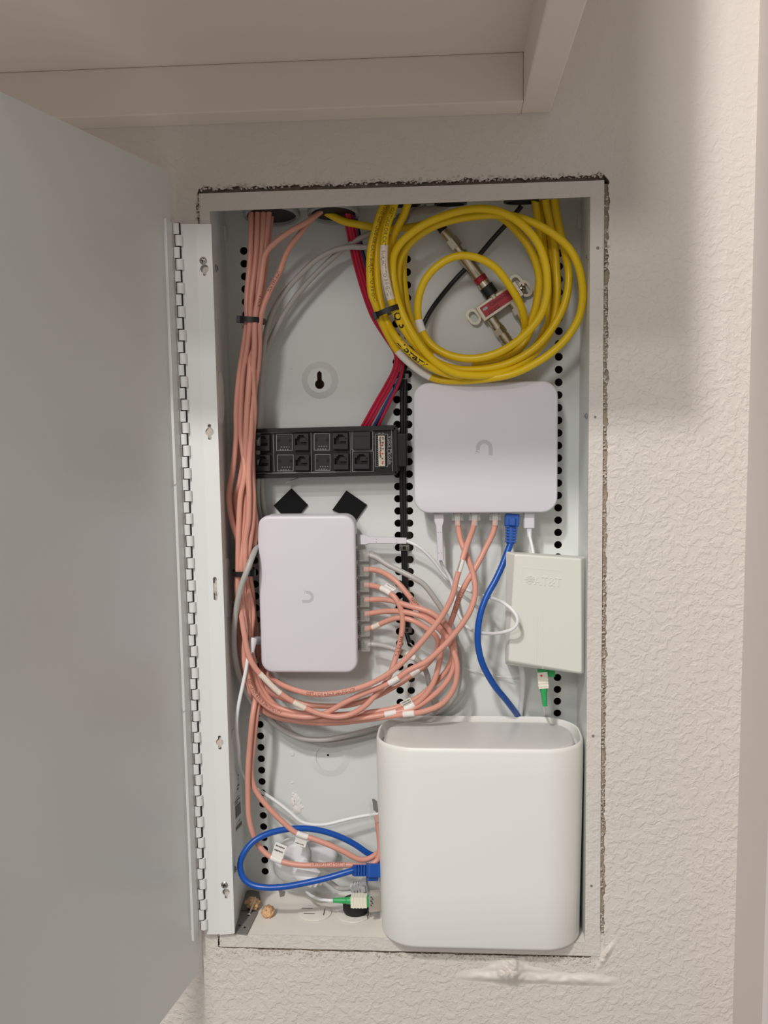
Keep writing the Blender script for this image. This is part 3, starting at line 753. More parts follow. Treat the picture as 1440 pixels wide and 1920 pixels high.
# shallow groove on the lower half and the embossed panel line
for a, b in (((1007, 1160), (1006, 1247)), ((1018, 1148), (1018, 1254))):
    mb = MB(); mb.cyl(P(*a, oy + .0001), P(*b, oy + .0001), .0003, n=6); mb.build('groove', M_ONT, ont)
mb = MB()
for a, b in (((979, 1064), (1052, 1071)), ((979, 1064), (978, 1092))): mb.cyl(P(*a, oy), P(*b, oy), .0002, n=6)
mb.build('embossed_frame', M_ONT, ont)
tx = (P(1052, 1094, oy) - P(1004, 1090, oy)); 
text('AT&T', P(1027, 1091, oy - .0001), tx, (0, 0, 1), .0125, M_ONT, ont, 'embossed_lettering', sx=.86, thick=.0004)
mb = MB()
for k, (hw, dy) in enumerate(((.0025, -6.5), (.0044, -3.8), (.0052, -.9), (.0050, 2.2), (.0040, 5), (.0018, 7.2))):
    c_ = P(993, 1086 + dy, oy - .0001); n = 10
    top = [c_ + Vector((hw * math.cos(math.pi * i / n), 0, .00045 * math.sin(math.pi * i / n))) for i in range(n + 1)]; bot = [c_ + Vector((hw * math.cos(math.pi * i / n), 0, -.0008 * math.sin(math.pi * i / n))) for i in range(1, n)][::-1]
    rg = top + bot; mb.loft([[v + Vector((0, -.0004, 0)) for v in rg], [v + Vector((0, .0004, 0)) for v in rg]])
mb.build('embossed_globe', M_ONT, ont)
# sc connectors ------------------------------------------------------
def sc_plug(o, a, n, parent, sc=1.0):
    """o = front of plug (jack side), a = direction away from the jack"""
    a = Vector(a).normalized(); n = (Vector(n) - a * Vector(n).dot(a)).normalized(); b = a.cross(n); o = Vector(o)
    mb = MB(); mb.box(o + a * .0005, (.0020, .0044 * sc, .0038 * sc), (a, b, n)); mb.build('green_collar', M_GREEN, parent, smooth=False, bevel=.0004)
    mb = MB(); mb.box(o + a * .0105, (.0085, .0050 * sc, .0044 * sc), (a, b, n)); 
    for k in range(4): mb.box(o + a * (.0065 + k * .0032), (.0007, .0053 * sc, .0047 * sc), (a, b, n))
    sh = mb.build('ivory_shell', M_SCW, parent, smooth=False, bevel=.0003)
    mb = MB(); rg = []
    for k in range(17):
        t = k / 16; r = (.0040 - .0014 * t) * (1 if k % 2 == 0 or k < 5 else .82)
        rg.append([o + a * (.019 + .019 * t) + b * (r * math.cos(2 * math.pi * i / 12)) + n * (r * math.sin(2 * math.pi * i / 12)) for i in range(12)])
    mb.loft(rg); mb.build('green_boot', M_GREEN, parent, ang=60)
    return sh, o + a * .038
# router ---------------------------------------------------------------
zt_ = -.156; zf = -.3640
yfr = -.0235; ybk = .0795
rl = P(707, 1440, .02).x; rr_ = .1793
rc = ((rl + rr_) / 2, (yfr + ybk) / 2); RW, RD = rr_ - rl, ybk - yfr
rt_ = thing('wifi_router', 'tall white router with rounded sides standing on the enclosure floor', 'router', (rc[0], rc[1], zf))
def rring(ins, z, r=.042): return [Vector((x, y, z)) for x, y in rrect(RW - 2 * ins, RD - 2 * ins, max(r - ins, .003), 10, *rc)]
mb = MB(); mb.loft([rring(.0065, zf, .042), rring(.0037, zf + .0012), rring(.0025, zf + .004), rring(.0018, zf + .06), rring(0, zt_ - .03), rring(0, zt_ - .004), rring(.0005, zt_ - .0012), rring(.0016, zt_), rring(.0027, zt_ - .0006), rring(.0032, zt_ - .004), rring(.0036, zt_ - .014)], True, False); mb.build('shell', M_ROUT, rt_, ang=50)
mb = MB(); rings = []
for k in range(5): a = math.pi / 2 * k / 4; rings.append(rring(.0088 + .004 * (1 - math.cos(a)), zt_ - .0075 + .0046 * math.sin(a), .040))
rings = [rring(.0088, zt_ - .015, .040)] + rings
rings += [rring(.025, zt_ - .0022, .036), rring(.040, zt_ - .0016, .03)]
mb.loft(rings, True, True); mb.build('lid', M_LID, rt_, ang=60)
mb = MB(); mb.loft([rring(.0034, zt_ - .0140), rring(.0088, zt_ - .0141, .04)], False, False); mb.build('lid_gap', M_WHITE2, rt_)
mb = MB(); mb.loft([rring(.014, zf - .0006), rring(.012, zf + .0002)], True, True); mb.build('foot', M_RUB, rt_)
# rear io recess panel on the left flank
mb = MB(); a_ = P(720, 1500, .05).z; b_ = P(720, 1720, .05).z
mb.box((rl + .0006, .052, (a_ + b_) / 2), (.0012, .016, (a_ - b_) / 2)); io = mb.build('port_panel', M_WHITE2, rt_, smooth=False, bevel=.0006)
for py, m_ in ((1510, M_INK_SHADE), (1600, M_INK_SHADE), (1632, M_INK_SHADE), (1662, M_INK_SHADE), (1690, M_INK_SHADE)):
    sock(rt_, (rl - .0007, .048, P(718, py, .048).z), (.0003, .006, .0055))
# voice module ---------------------------------------------------------
vy = .068
vm = thing('voice_module', 'black telephone distribution board with rows of jacks, lettered Voice Module', 'circuit board', P(608, 892, D))
vc = [(470, 808), (742, 801), (744, 886), (470, 893)]
V4 = [P(*q, vy) for q in vc]
quadplate('board', V4[0], V4[3], V4[2], V4[1], M_JACKIN, vm, th=-.0016) if False else plate('board', [xz(v) for v in V4], [], vy, .0016, M_JACKIN, vm)
def bar(a, b, w, y, m, name, parent, th=.0001):
    a = P(*a, y); b = P(*b, y); d = b - a; L_ = d.length; d.normalize(); n = Vector((0, 1, 0)); s_ = d.cross(n).normalized()
    mb = MB(); mb.box((a + b) / 2, (L_ / 2, w / 2, th), (d, s_, n)); return mb.build(name, m, parent, smooth=False)
# raised rim of the plastic tray
for a, b in ((vc[0], vc[1]), (vc[3], vc[2])):
    bar(a, b, .004, vy + .004, M_BLACK, 'tray_edge', vm, .009)
    bar((a[0], a[1] + (3 if a is vc[0] else -4)), (b[0], b[1] + (3 if a is vc[0] else -4)), .0007, vy - .0052, M_SILK, 'tray_highlight', vm) if False else None
bar(vc[1], vc[2], .003, vy + .004, M_BLACK, 'tray_edge', vm, .009)
mb = MB(); mb.box((P(751, 844, vy).x, vy + .008, P(751, 844, vy).z), (.0065, .010, .0170)); mb.build('mounting_bracket', M_BLACK, vm, smooth=False, bevel=.001)
silk = MB()
def sline(a, b, w=.00055, y=vy - .0001):
    a = P(*a, y); b = P(*b, y); d = b - a; L_ = d.length; d.normalize(); n = Vector((0, 1, 0)); s_ = d.cross(n).normalized()
    silk.box((a + b) / 2, (L_ / 2, w / 2, .00006), (d, s_, n))
def srect(x0, y0, x1, y1, w=.00055): sline((x0, y0), (x1, y0), w); sline((x1, y0), (x1, y1), w); sline((x1, y1), (x0, y1), w); sline((x0, y1), (x0, y0), w)
sline((474, 813), (738, 805), .0004); sline((474, 888), (740, 884), .0004)
for a, b in (((480, 812), (656, 808)), ((656, 808), (658, 884)), ((658, 884), (484, 887)), ((512, 812), (514, 884)), ((583, 810), (584, 884))): sline(a, b, .0004)
srect(660, 808, 699, 844); srect(661, 846, 700, 884); srect(704, 814, 727, 875, .0004); sline((734, 804), (736, 885), .0005)
for k in range(14): sline((706, 818 + k * 4.1), (709, 818 + k * 4.1), .0003)
silk.build('silkscreen', M_SILK, vm, smooth=False)
foot_ = MB(); dots = MB()
for (x0, y0, x1, y1) in ((518.5, 814, 548, 845), (589, 813, 618, 844), (520, 853, 550, 883), (591, 852, 619, 882)):
    sl = MB(); y = vy - .0001
    for a, b in (((x0, y0), (x1, y0)), ((x1, y0), (x1, y1)), ((x1, y1), (x0, y1)), ((x0, y1), (x0, y0))):
        A = P(*a, y); B = P(*b, y); d = (B - A); L_ = d.length; d.normalize(); sl.box((A + B) / 2, (L_ / 2, .00025, .00006), (d, d.cross(Vector((0, 1, 0))), Vector((0, 1, 0))))
    pad = sl.build('footprint_outline', M_SILK, vm, smooth=False)
    A = P(x0 + 1, y0 + 1, vy - .00002); B = P(x1 - 1, y1 - 1, vy - .00002)
    mb = MB(); mb.box((A + B) / 2, ((B.x - A.x) / 2, .00002, (A.z - B.z) / 2)); mb.build('footprint', M_JACK, pad, smooth=False)
    for hx in (.14, .86):
        c_ = P(x0 + (x1 - x0) * hx, y0 + (y1 - y0) * .38, vy - .0002); mb = MB(); mb.cyl(c_, c_ - Vector((0, .0001, 0)), .0017, n=12); mb.build('peg_hole', M_INK_SHADE, pad)
    for row in (0, 1):
        for k in range(4):
            c_ = P(x0 + 9.5 + k * 4.7 - row * 2.3, y1 - 7 + row * 4.9, vy - .0002); mb = MB(); mb.cyl(c_, c_ - Vector((0, .0004, 0)), .00075, .0004, 8); mb.build('solder_pad', M_SOLDER, pad)
def jack(x0, y0, x1, y1, blank=False):
    y = vy - .0065
    tl, tr, br, bl = P(x0, y0, y), P(x1, y0, y), P(x1, y1, y), P(x0, y1, y)
    def L_(u_, v_): a = tl.lerp(tr, u_); b = bl.lerp(br, u_); q = a.lerp(b, v_); return (q.x, q.z)
    outer = [L_(0, 1), L_(1, 1), L_(1, 0), L_(0, 0)]
    j = thing_part = None
    if blank:
        j = plate('blank_jack', outer, [], y, .0064, M_JACK, vm)
        bar((x0 + 3, y0 + 8), (x1 - 3, y0 + 8), .0005, y - .0002, M_INK_SHADE, 'seam', j); return
    hole = [L_(*q) for q in ((.08, .70), (.90, .70), (.90, .30), (.78, .30), (.78, .18), (.68, .18), (.68, .08), (.32, .08), (.32, .18), (.22, .18), (.22, .30), (.08, .30))]
    j = plate('jack', outer, [hole], y, .0064, M_JACK, vm)
    inn = [L_(*q) for q in ((.40, .52), (.88, .52), (.84, .26), (.42, .26))]
    plate('contact_shelf', inn, [], y + .003, .001, M_JACK, j)
for x0, y0, x1, y1 in ((477, 815, 505, 845), (551, 813, 578, 844), (624, 812, 652, 842), (478, 853, 506, 883), (552, 853, 579, 882), (625, 850, 653, 880), (663, 849, 692, 879)): jack(x0, y0, x1, y1)
jack(661, 810, 694, 842, True)
mb = MB(); a = P(709, 817, vy - .004); b = P(722, 874, vy - .004); mb.box(((a.x + b.x) / 2, vy - .002, (a.z + b.z) / 2), ((b.x - a.x) / 2, .002, (a.z - b.z) / 2)); pb = mb.build('punch_block', M_CREAM, vm, smooth=False)
rr2 = random.Random(3)
for k in range(18):
    for c2 in (0, 1):
        if rr2.random() < .72:
            c_ = P(713 + c2 * 4.5 + rr2.uniform(-.8, .8), 820 + k * 3.05, vy - .0043); mb = MB(); mb.box(c_, (.0007, .0004, .0005)); mb.build('slot_wire', M_DOT if (k in (4, 5, 9, 10, 15, 16)) and rr2.random() < .7 else M_INK_SHADE, pb, smooth=False)
text('Voice Module', P(731, 844, vy - .0002), (0, 0, -1), (1, 0, 0), .0056, M_SILK, vm, sx=.95)
text('RJ31X', P(701, 826, vy - .0002), (0, 0, -1), (1, 0, 0), .0036, M_STINK, vm)
text('IN', P(702, 863, vy - .0002), (0, 0, -1), (1, 0, 0), .0036, M_STINK, vm)
text('IN', P(725, 844, vy - .0002), (0, 0, -1), (1, 0, 0), .0032, M_STINK, vm)
text('A', P(718, 813, vy - .0002), (0, 0, -1), (1, 0, 0), .0034, M_SILK, vm)
text('B', P(711, 813, vy - .0002), (0, 0, -1), (1, 0, 0), .0034, M_SILK, vm)
# black hook-and-loop squares
def pad(c4, label):
    lp = [xz(P(*q, D - .003)) for q in c4]
    o = plate('foam_pad', lp, [], D - .003, .0028, M_FOAM, None); tag(o, label, 'pad', 'black adhesive pads on the back panel')
pad(((513, 948), (528, 964), (562, 964), (577, 947), (546, 916)), 'black square adhesive pad turned on its corner, left of the two above the switch')
pad(((623, 956), (667, 976), (688, 947), (649, 920)), 'black square adhesive pad turned on its corner, right of the two above the switch')

# coax splitter -----------------------------------------------------------
py_ = D - .016
sp = thing('coax_splitter', 'small metal coax splitter with a red label inside the yellow coil', 'splitter', P(930, 590, D))
a0 = P(891, 577, py_); a1 = P(966, 526, py_); e1 = (a1 - a0).normalized(); a3 = P(910, 602, py_); e2 = (a3 - a0); e2 = (e2 - e1 * e2.dot(e1)); hw = e2.length; e2.normalize(); e3 = Vector((0, 1, 0))
LB = (a1 - a0).length
mb = MB(); mb.box(a0 + e1 * LB / 2 + e2 * hw / 2 + e3 * .006, (LB / 2, hw / 2, .006), (e1, e2, e3)); bd = mb.build('case', M_METAL, sp, smooth=False, bevel=.0006)
mb = MB(); mb.box(a0 + e1 * LB / 2 + e2 * hw / 2 - e3 * .0002, (LB / 2 - .0035, hw / 2 - .0028, .0002), (e1, e2, e3)); lbp = mb.build('red_label', M_REDL, sp, smooth=False)
text('CommScope', a0 + e1 * (LB * .55) + e2 * (hw * .38) - e3 * .0005, e1, -e2, .0052, M_INK_SHADE, lbp, sx=.95)
text('SV-2G', a0 + e1 * (LB * .30) + e2 * (hw * .72) - e3 * .0005, e1, -e2, .0048, M_INK_SHADE, lbp)
for dx_ in (0, .0022):
    c_ = a0 + e1 * (LB * .14 + dx_) + e2 * (hw * .38) - e3 * .0005; mb = MB(); mb.cyl(c_, c_ - e3 * .0001, .0016, n=12); mb.build('label_mark', M_SILK, lbp)
def ear(c, d, nm='mounting_ear'):
    d = d.normalized(); s_ = d.cross(e3).normalized(); n = 20; V = []
    def ovl(r, st): return [c + d * ((st if math.cos(t) > 0 else -st) + r * math.cos(t)) + s_ * (r * math.sin(t)) for t in [2 * math.pi * (i + .5) / n for i in range(n)]]
    o1, i1 = ovl(.0062, .0025), ovl(.0036, .0025); k = [v + e3 * .0014 for v in o1], [v + e3 * .0014 for v in i1]
    V = o1 + i1 + k[0] + k[1]; Fc = []
    for i in range(n):
        j = (i + 1) % n; Fc += [(i, j, n + j, n + i), (2 * n + i, 3 * n + i, 3 * n + j, 2 * n + j), (i, 2 * n + i, 2 * n + j, j), (n + i, n + j, 3 * n + j, 3 * n + i)]
    return mk(nm, V, Fc, M_METAL, sp)
ear(P(888, 594, py_ + .008), e2 * 1.0 + e1 * .1); ear(P(969, 530, py_ + .008), e2 + e1 * .1); ear(P(985, 541, py_ + .009), e2)
screw(P(979, 543, py_ + .007), (0, -1, 0), .0042, sp, M_SCREW)
def chain(segs, y, parent, pre):
    for nm, a, b, r0, r1, n, m in segs:
        mb = MB(); mb.cyl(P(*a, y), P(*b, y), r0, r1, n); mb.build(nm, m, parent)
yy = D - .012
chain([('plug_tail', (826, 424), (833, 434), .0048, .0052, 16, M_BLACK), ('connector_body', (832, 433), (846, 450), .0056, .0056, 18, M_METAL), ('hex_nut', (845, 449), (857, 464), .0068, .0068, 6, M_METAL), ('neck', (857, 464), (865, 475), .0045, .0045, 16, M_METAL), ('barrel', (864, 474), (899, 521), .0066, .0066, 20, M_METAL), ('red_ring', (898, 519), (905, 529), .0068, .0068, 20, M_REDL), ('collar', (905, 529), (911, 537), .0068, .0070, 20, M_METAL), ('black_sleeve', (911, 537), (923, 553), .0076, .0072, 20, M_BLACK), ('port', (922, 552), (928, 560), .0048, .0048, 16, M_METAL)], yy, sp, '')
chain([('port', (921, 597), (931, 611), .0050, .0050, 16, M_METAL), ('connector_neck', (930, 610), (935, 617), .0058, .0058, 16, M_METAL), ('hex_nut', (934, 616), (941, 626), .0066, .0066, 6, M_METAL), ('crimp', (941, 625), (962, 654), .0056, .0054, 18, M_METAL)] + [('crimp_ring', (945 + 4 * k, 631 + 5.5 * k), (946.5 + 4 * k, 633 + 5.5 * k), .0061, .0061, 18, M_METAL) for k in range(4)], yy, sp, '')
chain([('port', (960, 566), (968, 577), .0050, .0050, 16, M_METAL), ('hex_nut', (967, 576), (974, 587), .0066, .0066, 6, M_METAL), ('crimp', (973, 586), (984, 603), .0056, .0054, 18, M_METAL)], yy, sp, '')

# ================================================================== CABLES
RS = .0029
# ---- salmon network cables. each runs conduit -> left bundle -> its own end
def bundle(k):
    """ten lanes of the left bundle: (px,py,depth)"""
    B = {
     0: [(471, 392, .040), (469, 480, .036), (463, 560, .034), (463, 600, .032), (457, 650, .033), (449, 700, .034), (443, 770, .034), (443, 815, .034), (436, 885, .032), (429, 930, .030), (436, 980, .030), (446, 1015, .033), (447, 1068, .040)],
     1: [(483, 392, .040), (480, 480, .037), (471, 560, .031), (469, 600, .026), (464, 650, .028), (456, 700, .032), (452, 770, .034), (452, 815, .034), (459, 885, .028), (451, 930, .027), (448, 980, .027), (447, 1010, .027), (446, 1068, .028)],
     2: [(494, 392, .040), (490, 480, .038), (478, 560, .037), (474, 600, .036), (471, 650, .034), (468, 700, .026), (463, 770, .026), (461, 815, .026), (459, 900, .034), (459, 930, .033), (457, 980, .032), (454, 1010, .031), (453, 1068, .028)],
     3: [(505, 392, .040), (497, 470, .040), (487, 540, .038), (481, 600, .038), (480, 650, .036), (477, 700, .032), (472, 770, .030), (470, 815, .028), (466, 885, .027), (467, 930, .027), (465, 980, .028), (460, 1010, .029), (459, 1068, .029)],
     4: [(602, 396, .042), (576, 416, .034), (545, 433, .031), (518, 453, .030), (498, 475, .030), (492, 505, .029), (489, 530, .028), (484, 560, .026), (478, 597, .025), (477, 650, .024), (474, 700, .028), (477, 770, .032), (474, 815, .034), (472, 885, .034), (475, 930, .034), (473, 980, .034), (469, 1010, .034), (462, 1068, .034)],
     5: [(585, 408, .046), (566, 434, .040), (546, 459, .036), (535, 480, .034), (525, 508, .032), (512, 533, .031), (500, 558, .030), (488, 598, .028), (486, 650, .030), (482, 700, .034), (470, 770, .038), (464, 815, .040), (450, 900, .040), (441, 930, .040), (447, 985, .038), (454, 1020, .038), (456, 1068, .038)],
     6: [(477, 392, .052), (475, 480, .050), (468, 600, .046), (460, 700, .046), (452, 800, .046), (452, 900, .046), (456, 980, .046), (452, 1068, .046)],
     7: [(488, 392, .052), (485, 480, .050), (476, 600, .048), (468, 700, .048), (460, 800, .048), (463, 900, .048), (464, 980, .046), (459, 1068, .046)],
     8: [(500, 392, .052), (492, 480, .050), (484, 600, .048), (478, 700, .046), (468, 800, .048), (470, 900, .048), (480, 985, .044), (478, 1010, .044), (468, 1068, .044)],
     9: [(510, 390, .052), (500, 480, .052), (487, 600, .050), (480, 700, .052), (473, 800, .052), (474, 900, .052), (476, 980, .052), (466, 1068, .050)],
    }
    return B[k]
# lower parts
low = {}
low['S1'] = [(443, 1110, .044), (446, 1150, .046), (450, 1190, .046), (455, 1240, .046), (463, 1280, .048), (480, 1318, .048), (506, 1340, .048), (556, 1352, .046), (620, 1356, .045), (690, 1349, .044), (750, 1340, .038), (790, 1335, .034), (826, 1321, .032), (845, 1301, .031), (855, 1278, .031), (857, 1245, .031), (848, 1215, .034), (833, 1185, .036), (810, 1160, .038), (790, 1145, .039), (765, 1115, .040), (745, 1092, .044), (722, 1075, .052), (700, 1068, .060), (682, 1068, .064)]
low['S2'] = [(445, 1110, .028), (452, 1150, .026), (458, 1190, .024), (464, 1222, .024), (472, 1242, .024), (481, 1256, .025), (497, 1273, .026), (518, 1294, .028), (540, 1310, .030), (565, 1324, .031), (595, 1337, .031), (628, 1344, .031), (656, 1340, .031), (684, 1324, .031), (704, 1303, .032), (720, 1284, .034), (733, 1260, .038), (743, 1230, .042), (752, 1195, .042), (755, 1160, .042), (750, 1137, .042), (741, 1121, .043), (724, 1107, .050), (706, 1100, .058), (690, 1097, .063), (682, 1097, .064)]
low['S3'] = [(457, 1110, .034), (460, 1150, .038), (458, 1190, .040), (464, 1240, .042), (474, 1285, .044), (500, 1325, .044), (550, 1345, .043), (620, 1350, .041), (690, 1345, .040), (740, 1336, .040), (778, 1327, .040), (810, 1306, .038), (833, 1284, .036), (847, 1262, .036), (853, 1235, .036), (851, 1205, .034), (842, 1180, .033), (822, 1158, .033), (800, 1145, .034), (770, 1137, .038), (738, 1127, .046), (712, 1124, .058), (682, 1125, .064)]
low['S4'] = [(463, 1110, .038), (466, 1150, .040), (466, 1190, .040), (470, 1240, .042), (482, 1285, .046), (505, 1318, .048), (550, 1335, .046), (620, 1340, .044), (690, 1336, .044), (745, 1326, .046), (786, 1306, .046), (812, 1284, .046), (834, 1262, .044), (846, 1240, .042), (849, 1220, .040), (838, 1198, .038), (822, 1178, .037), (800, 1160, .037), (772, 1150, .039), (745, 1146, .045), (715, 1147, .057), (682, 1152, .064)]
low['S5'] = [(468, 1110, .046), (472, 1150, .048), (468, 1190, .054), (474, 1240, .056), (490, 1280, .054), (510, 1300, .050), (540, 1312, .048), (575, 1321, .046), (605, 1324, .045), (653, 1322, .044), (702, 1307, .045), (745, 1284, .048), (775, 1264, .052), (800, 1246, .054), (815, 1228, .052), (822, 1206, .046), (815, 1190, .042), (800, 1178, .041), (775, 1164, .041), (750, 1158, .045), (722, 1166, .054), (700, 1176, .060), (682, 1180, .064)]
low['G1'] = [(452, 1110, .030), (456, 1150, .029), (460, 1185, .028), (458, 1215, .028), (459, 1245, .028), (465, 1270, .029), (476, 1299, .031), (490, 1316, .033), (519, 1335, .035), (556, 1343, .036), (585, 1344, .036), (617, 1334, .034), (643, 1319, .032), (678, 1302, .030), (714, 1288, .027), (742, 1274, .025), (766, 1257, .024), (800, 1240, .023), (826, 1217, .022), (846, 1196, .022), (868, 1168, .022), (883, 1142, .023), (891, 1110, .026), (887, 1076, .030), (875, 1042, .034), (863, 1010, .044), (859, 985, .056), (858, 976, .058)]
low['G2'] = [(463, 1110, .046), (470, 1150, .054), (476, 1180, .066), (482, 1215, .076), (490, 1245, .076), (502, 1265, .066), (527, 1283, .046), (561, 1296, .034), (595, 1302, .027), (634, 1299, .026), (673, 1290, .025), (707, 1276, .023), (738, 1256, .021), (770, 1226, .019), (800, 1192, .018), (828, 1156, .018), (848, 1118, .018), (857, 1082, .019), (868, 1045, .024), (878, 1015, .034), (887, 990, .050), (890, 976, .057)]
low['G3'] = [(466, 1110, .040), (474, 1150, .044), (470, 1190, .044), (476, 1240, .046), (492, 1290, .050), (520, 1325, .050), (570, 1338, .050), (640, 1345, .048), (700, 1342, .046), (745, 1334, .042), (776, 1322, .040), (795, 1306, .038), (808, 1289, .037), (816, 1272, .037), (823, 1245, .038), (828, 1215, .040), (832, 1195, .040), (843, 1172, .038), (852, 1148, .034), (862, 1118, .030), (876, 1090, .030), (893, 1062, .034), (912, 1025, .042), (924, 1000, .050), (928, 985, .056), (928, 976, .058)]
low['R1'] = [(473, 1110, .048), (476, 1150, .060), (483, 1190, .074), (490, 1235, .076), (489, 1275, .058), (481, 1303, .042), (474, 1340, .030), (468, 1400, .030), (465, 1445, .030), (465, 1495, .030), (467, 1535, .030), (476, 1568, .030), (487, 1588, .030), (503, 1604, .028), (530, 1616, .026), (562, 1622, .025), (612, 1622, .024), (655, 1622, .024), (690, 1624, .026), (708, 1612, .030), (712, 1590, .032), (710, 1560, .031), (706, 1530, .030)]
low['R2'] = [(470, 1110, .054), (474, 1150, .062), (480, 1190, .078), (489, 1240, .080), (493, 1275, .066), (487, 1305, .048), (481, 1340, .036), (475, 1400, .036), (471, 1440, .036), (474, 1470, .036), (484, 1490, .036), (505, 1516, .035), (530, 1541, .034), (556, 1562, .033), (582, 1571, .032), (612, 1582, .031), (645, 1597, .031), (675, 1612, .032), (690, 1611, .034), (705, 1602, .038), (718, 1592, .044)]
lane = {'S1': 0, 'S2': 1, 'S3': 2, 'S4': 7, 'S5': 9, 'G1': 3, 'G2': 4, 'G3': 5, 'R1': 8, 'R2': 6}
lbl = {
 'S1': 'salmon network cable in the topmost salmon port of the upright white switch',
 'S2': 'worn salmon network cable with a white flag label just right of the white switch',
 'S3': 'salmon network cable in the third salmon port down on the white switch',
 'S4': 'salmon network cable in the second lowest salmon port of the white switch',
 'S5': 'salmon network cable in the lowest salmon port of the white switch',
 'G1': 'salmon network cable in the leftmost network port under the square gateway',
 'G2': 'salmon network cable in the middle salmon port under the gateway, with a small paper tag',
 'G3': 'salmon network cable in the rightmost salmon port under the square gateway',
 'R1': 'salmon network cable ending in an upright clear plug against the router side',
 'R2': 'salmon network cable sloping down to the router with an oval-marked white flag'}
CB = {}
for k in ('S1', 'S2', 'S3', 'S4', 'S5', 'G1', 'G2', 'G3', 'R1', 'R2'):
    CB[k] = Cable('network_cable', bundle(lane[k]) + low[k], RS, M_SALM, lbl[k], 'cable', 'salmon network cables')
for k, py in (('S1', 1068), ('S2', 1097), ('S3', 1125), ('S4', 1152), ('S5', 1180)):
    c = CB[k]; e = c.path[-1]; rj45(c.o, Vector((sx1 + .0118, .0605, e.z)), (-1, 0, 0), (0, 1, 0))
for k in ('G1', 'G2', 'G3'):
    c = CB[k]; e = c.path[-1]; rj45(c.o, Vector((e.x, e.y, gz0 - .0085)), (0, 0, 1), (0, -1, 0))
e = CB['R1'].path[-1]; rj45(CB['R1'].o, e + Vector((0, 0, -.004)), (-.10, 0, 1), (-.8, -.4, 0), L=.021)
CB['G2'].print(622, 1301, 'C(ETL) CM 4 PAIR 24AWG UTP', .0042, M_INKS, 1, -.1, sx=.9)
CB['G1'].print(486, 1312, 'C(ETL) CM 4 PAIR 24AWG UTP', .0044, M_INKS, 1, .25, sx=.9)
CB['S2'].print(750, 1210, 'TIA/EIA 568', .0044, M_INKS, 1, -.2)
CB['G3'].print(868, 1128, 'C(ETL) VERIFIED', .0038, M_INKS, 1, -.3) 
CB['R1'].print(615, 1621, 'LISTED (ETL) C(ETL)', .0042, M_INKS, 1, .5)
CB['S1'].print(775, 1127, '320FT', .0040, M_INKS, -1, .2)
CB['S5'].print(487, 560, '568', .0040, M_INKS, 1, 0) if False else None
CB['G3'].print(515, 528, 'UTP 24AWG E188630'[:9], .0040, M_INKS, 1, -.3)
CB['G2'].print(484, 566, '4 PAIR', .0040, M_INKS, 1, .6)
CB['S4'].print(461, 1205, 'C(ETL) CM', .0040, M_INKS, 1, -.4)
CB['S2'].sleeve(505, 1280, .030, .00012, M_WORN, 'scuffed_jacket'); CB['S2'].sleeve(560, 1322, .014, .0001, M_WORN, 'scuffed_jacket')
CB['S5'].sleeve(706, 1173, .010, .0001, M_WORN, 'scuffed_jacket')
CB['S2'].flag(722, 1108, .0135, .0065, 3.6, bars=1)
CB['S1'].flag(768, 1338, .0120, .0035, 3.8, bars=1, sgn=-1)
CB['G3'].flag(762, 1328, .0115, .0115, .45, bars=2, sgn=1) if False else CB['G3'].flag(770, 1325, .0120, .0090, .55, bars=2, sgn=1)
CB['G1'].flag(738, 1276, .0120, .0040, 3.7, bars=1)
CB['S5'].flag(779, 1261, .0105, .0035, 3.9, bars=1)
CB['G2'].flag(862, 1063, .0120, .0060, 1.1, bars=0)
CB['S3'].sleeve(730, 1336, .012, .0003, M_PAPER)
CB['R1'].flag(517, 1611, .0125, .0150, .25, bars=2)
CB['R2'].flag(567, 1567, .0125, .0100, 3.5, bars=1)

# ---- grey network cables
g1 = Cable('network_cable', [(772, 392, .070), (740, 440, .060), (690, 463, .056), (654, 463, .055), (624, 470, .054), (596, 485, .053), (565, 513, .053), (540, 540, .054), (518, 571, .055), (504, 604, .056), (496, 640, .058), (492, 680, .062), (486, 760, .066), (484, 860, .070), (484, 930, .076), (488, 965, .078), (490, 990, .076), (485, 1010, .064), (479, 1028, .042), (471, 1049, .022), (463, 1070, .017), (452, 1099, .017), (447, 1120, .018), (442, 1150, .022), (439, 1185, .026), (439, 1215, .028), (444, 1250, .034), (455, 1285, .044), (478, 1325, .056), (510, 1354, .064), (535, 1372, .066), (565, 1384, .066), (600, 1387, .066), (637, 1382, .066), (680, 1372, .072), (715, 1363, .083), (780, 1350, .0845), (830, 1330, .080), (855, 1300, .070), (862, 1262, .060), (860, 1220, .058), (850, 1180, .056), (832, 1148, .054), (815, 1122, .053), (795, 1096, .053), (778, 1085, .053), (755, 1073, .056), (725, 1058, .060), (704, 1044, .063), (690, 1040, .064)], RS, M_GREY, 'grey network cable in the uppermost network port of the white switch, sweeping right', 'cable', 'grey network cables')
rj45(g1.o, Vector((sx1 + .0118, .0605, g1.path[-1].z)), (-1, 0, 0), (0, 1, 0))
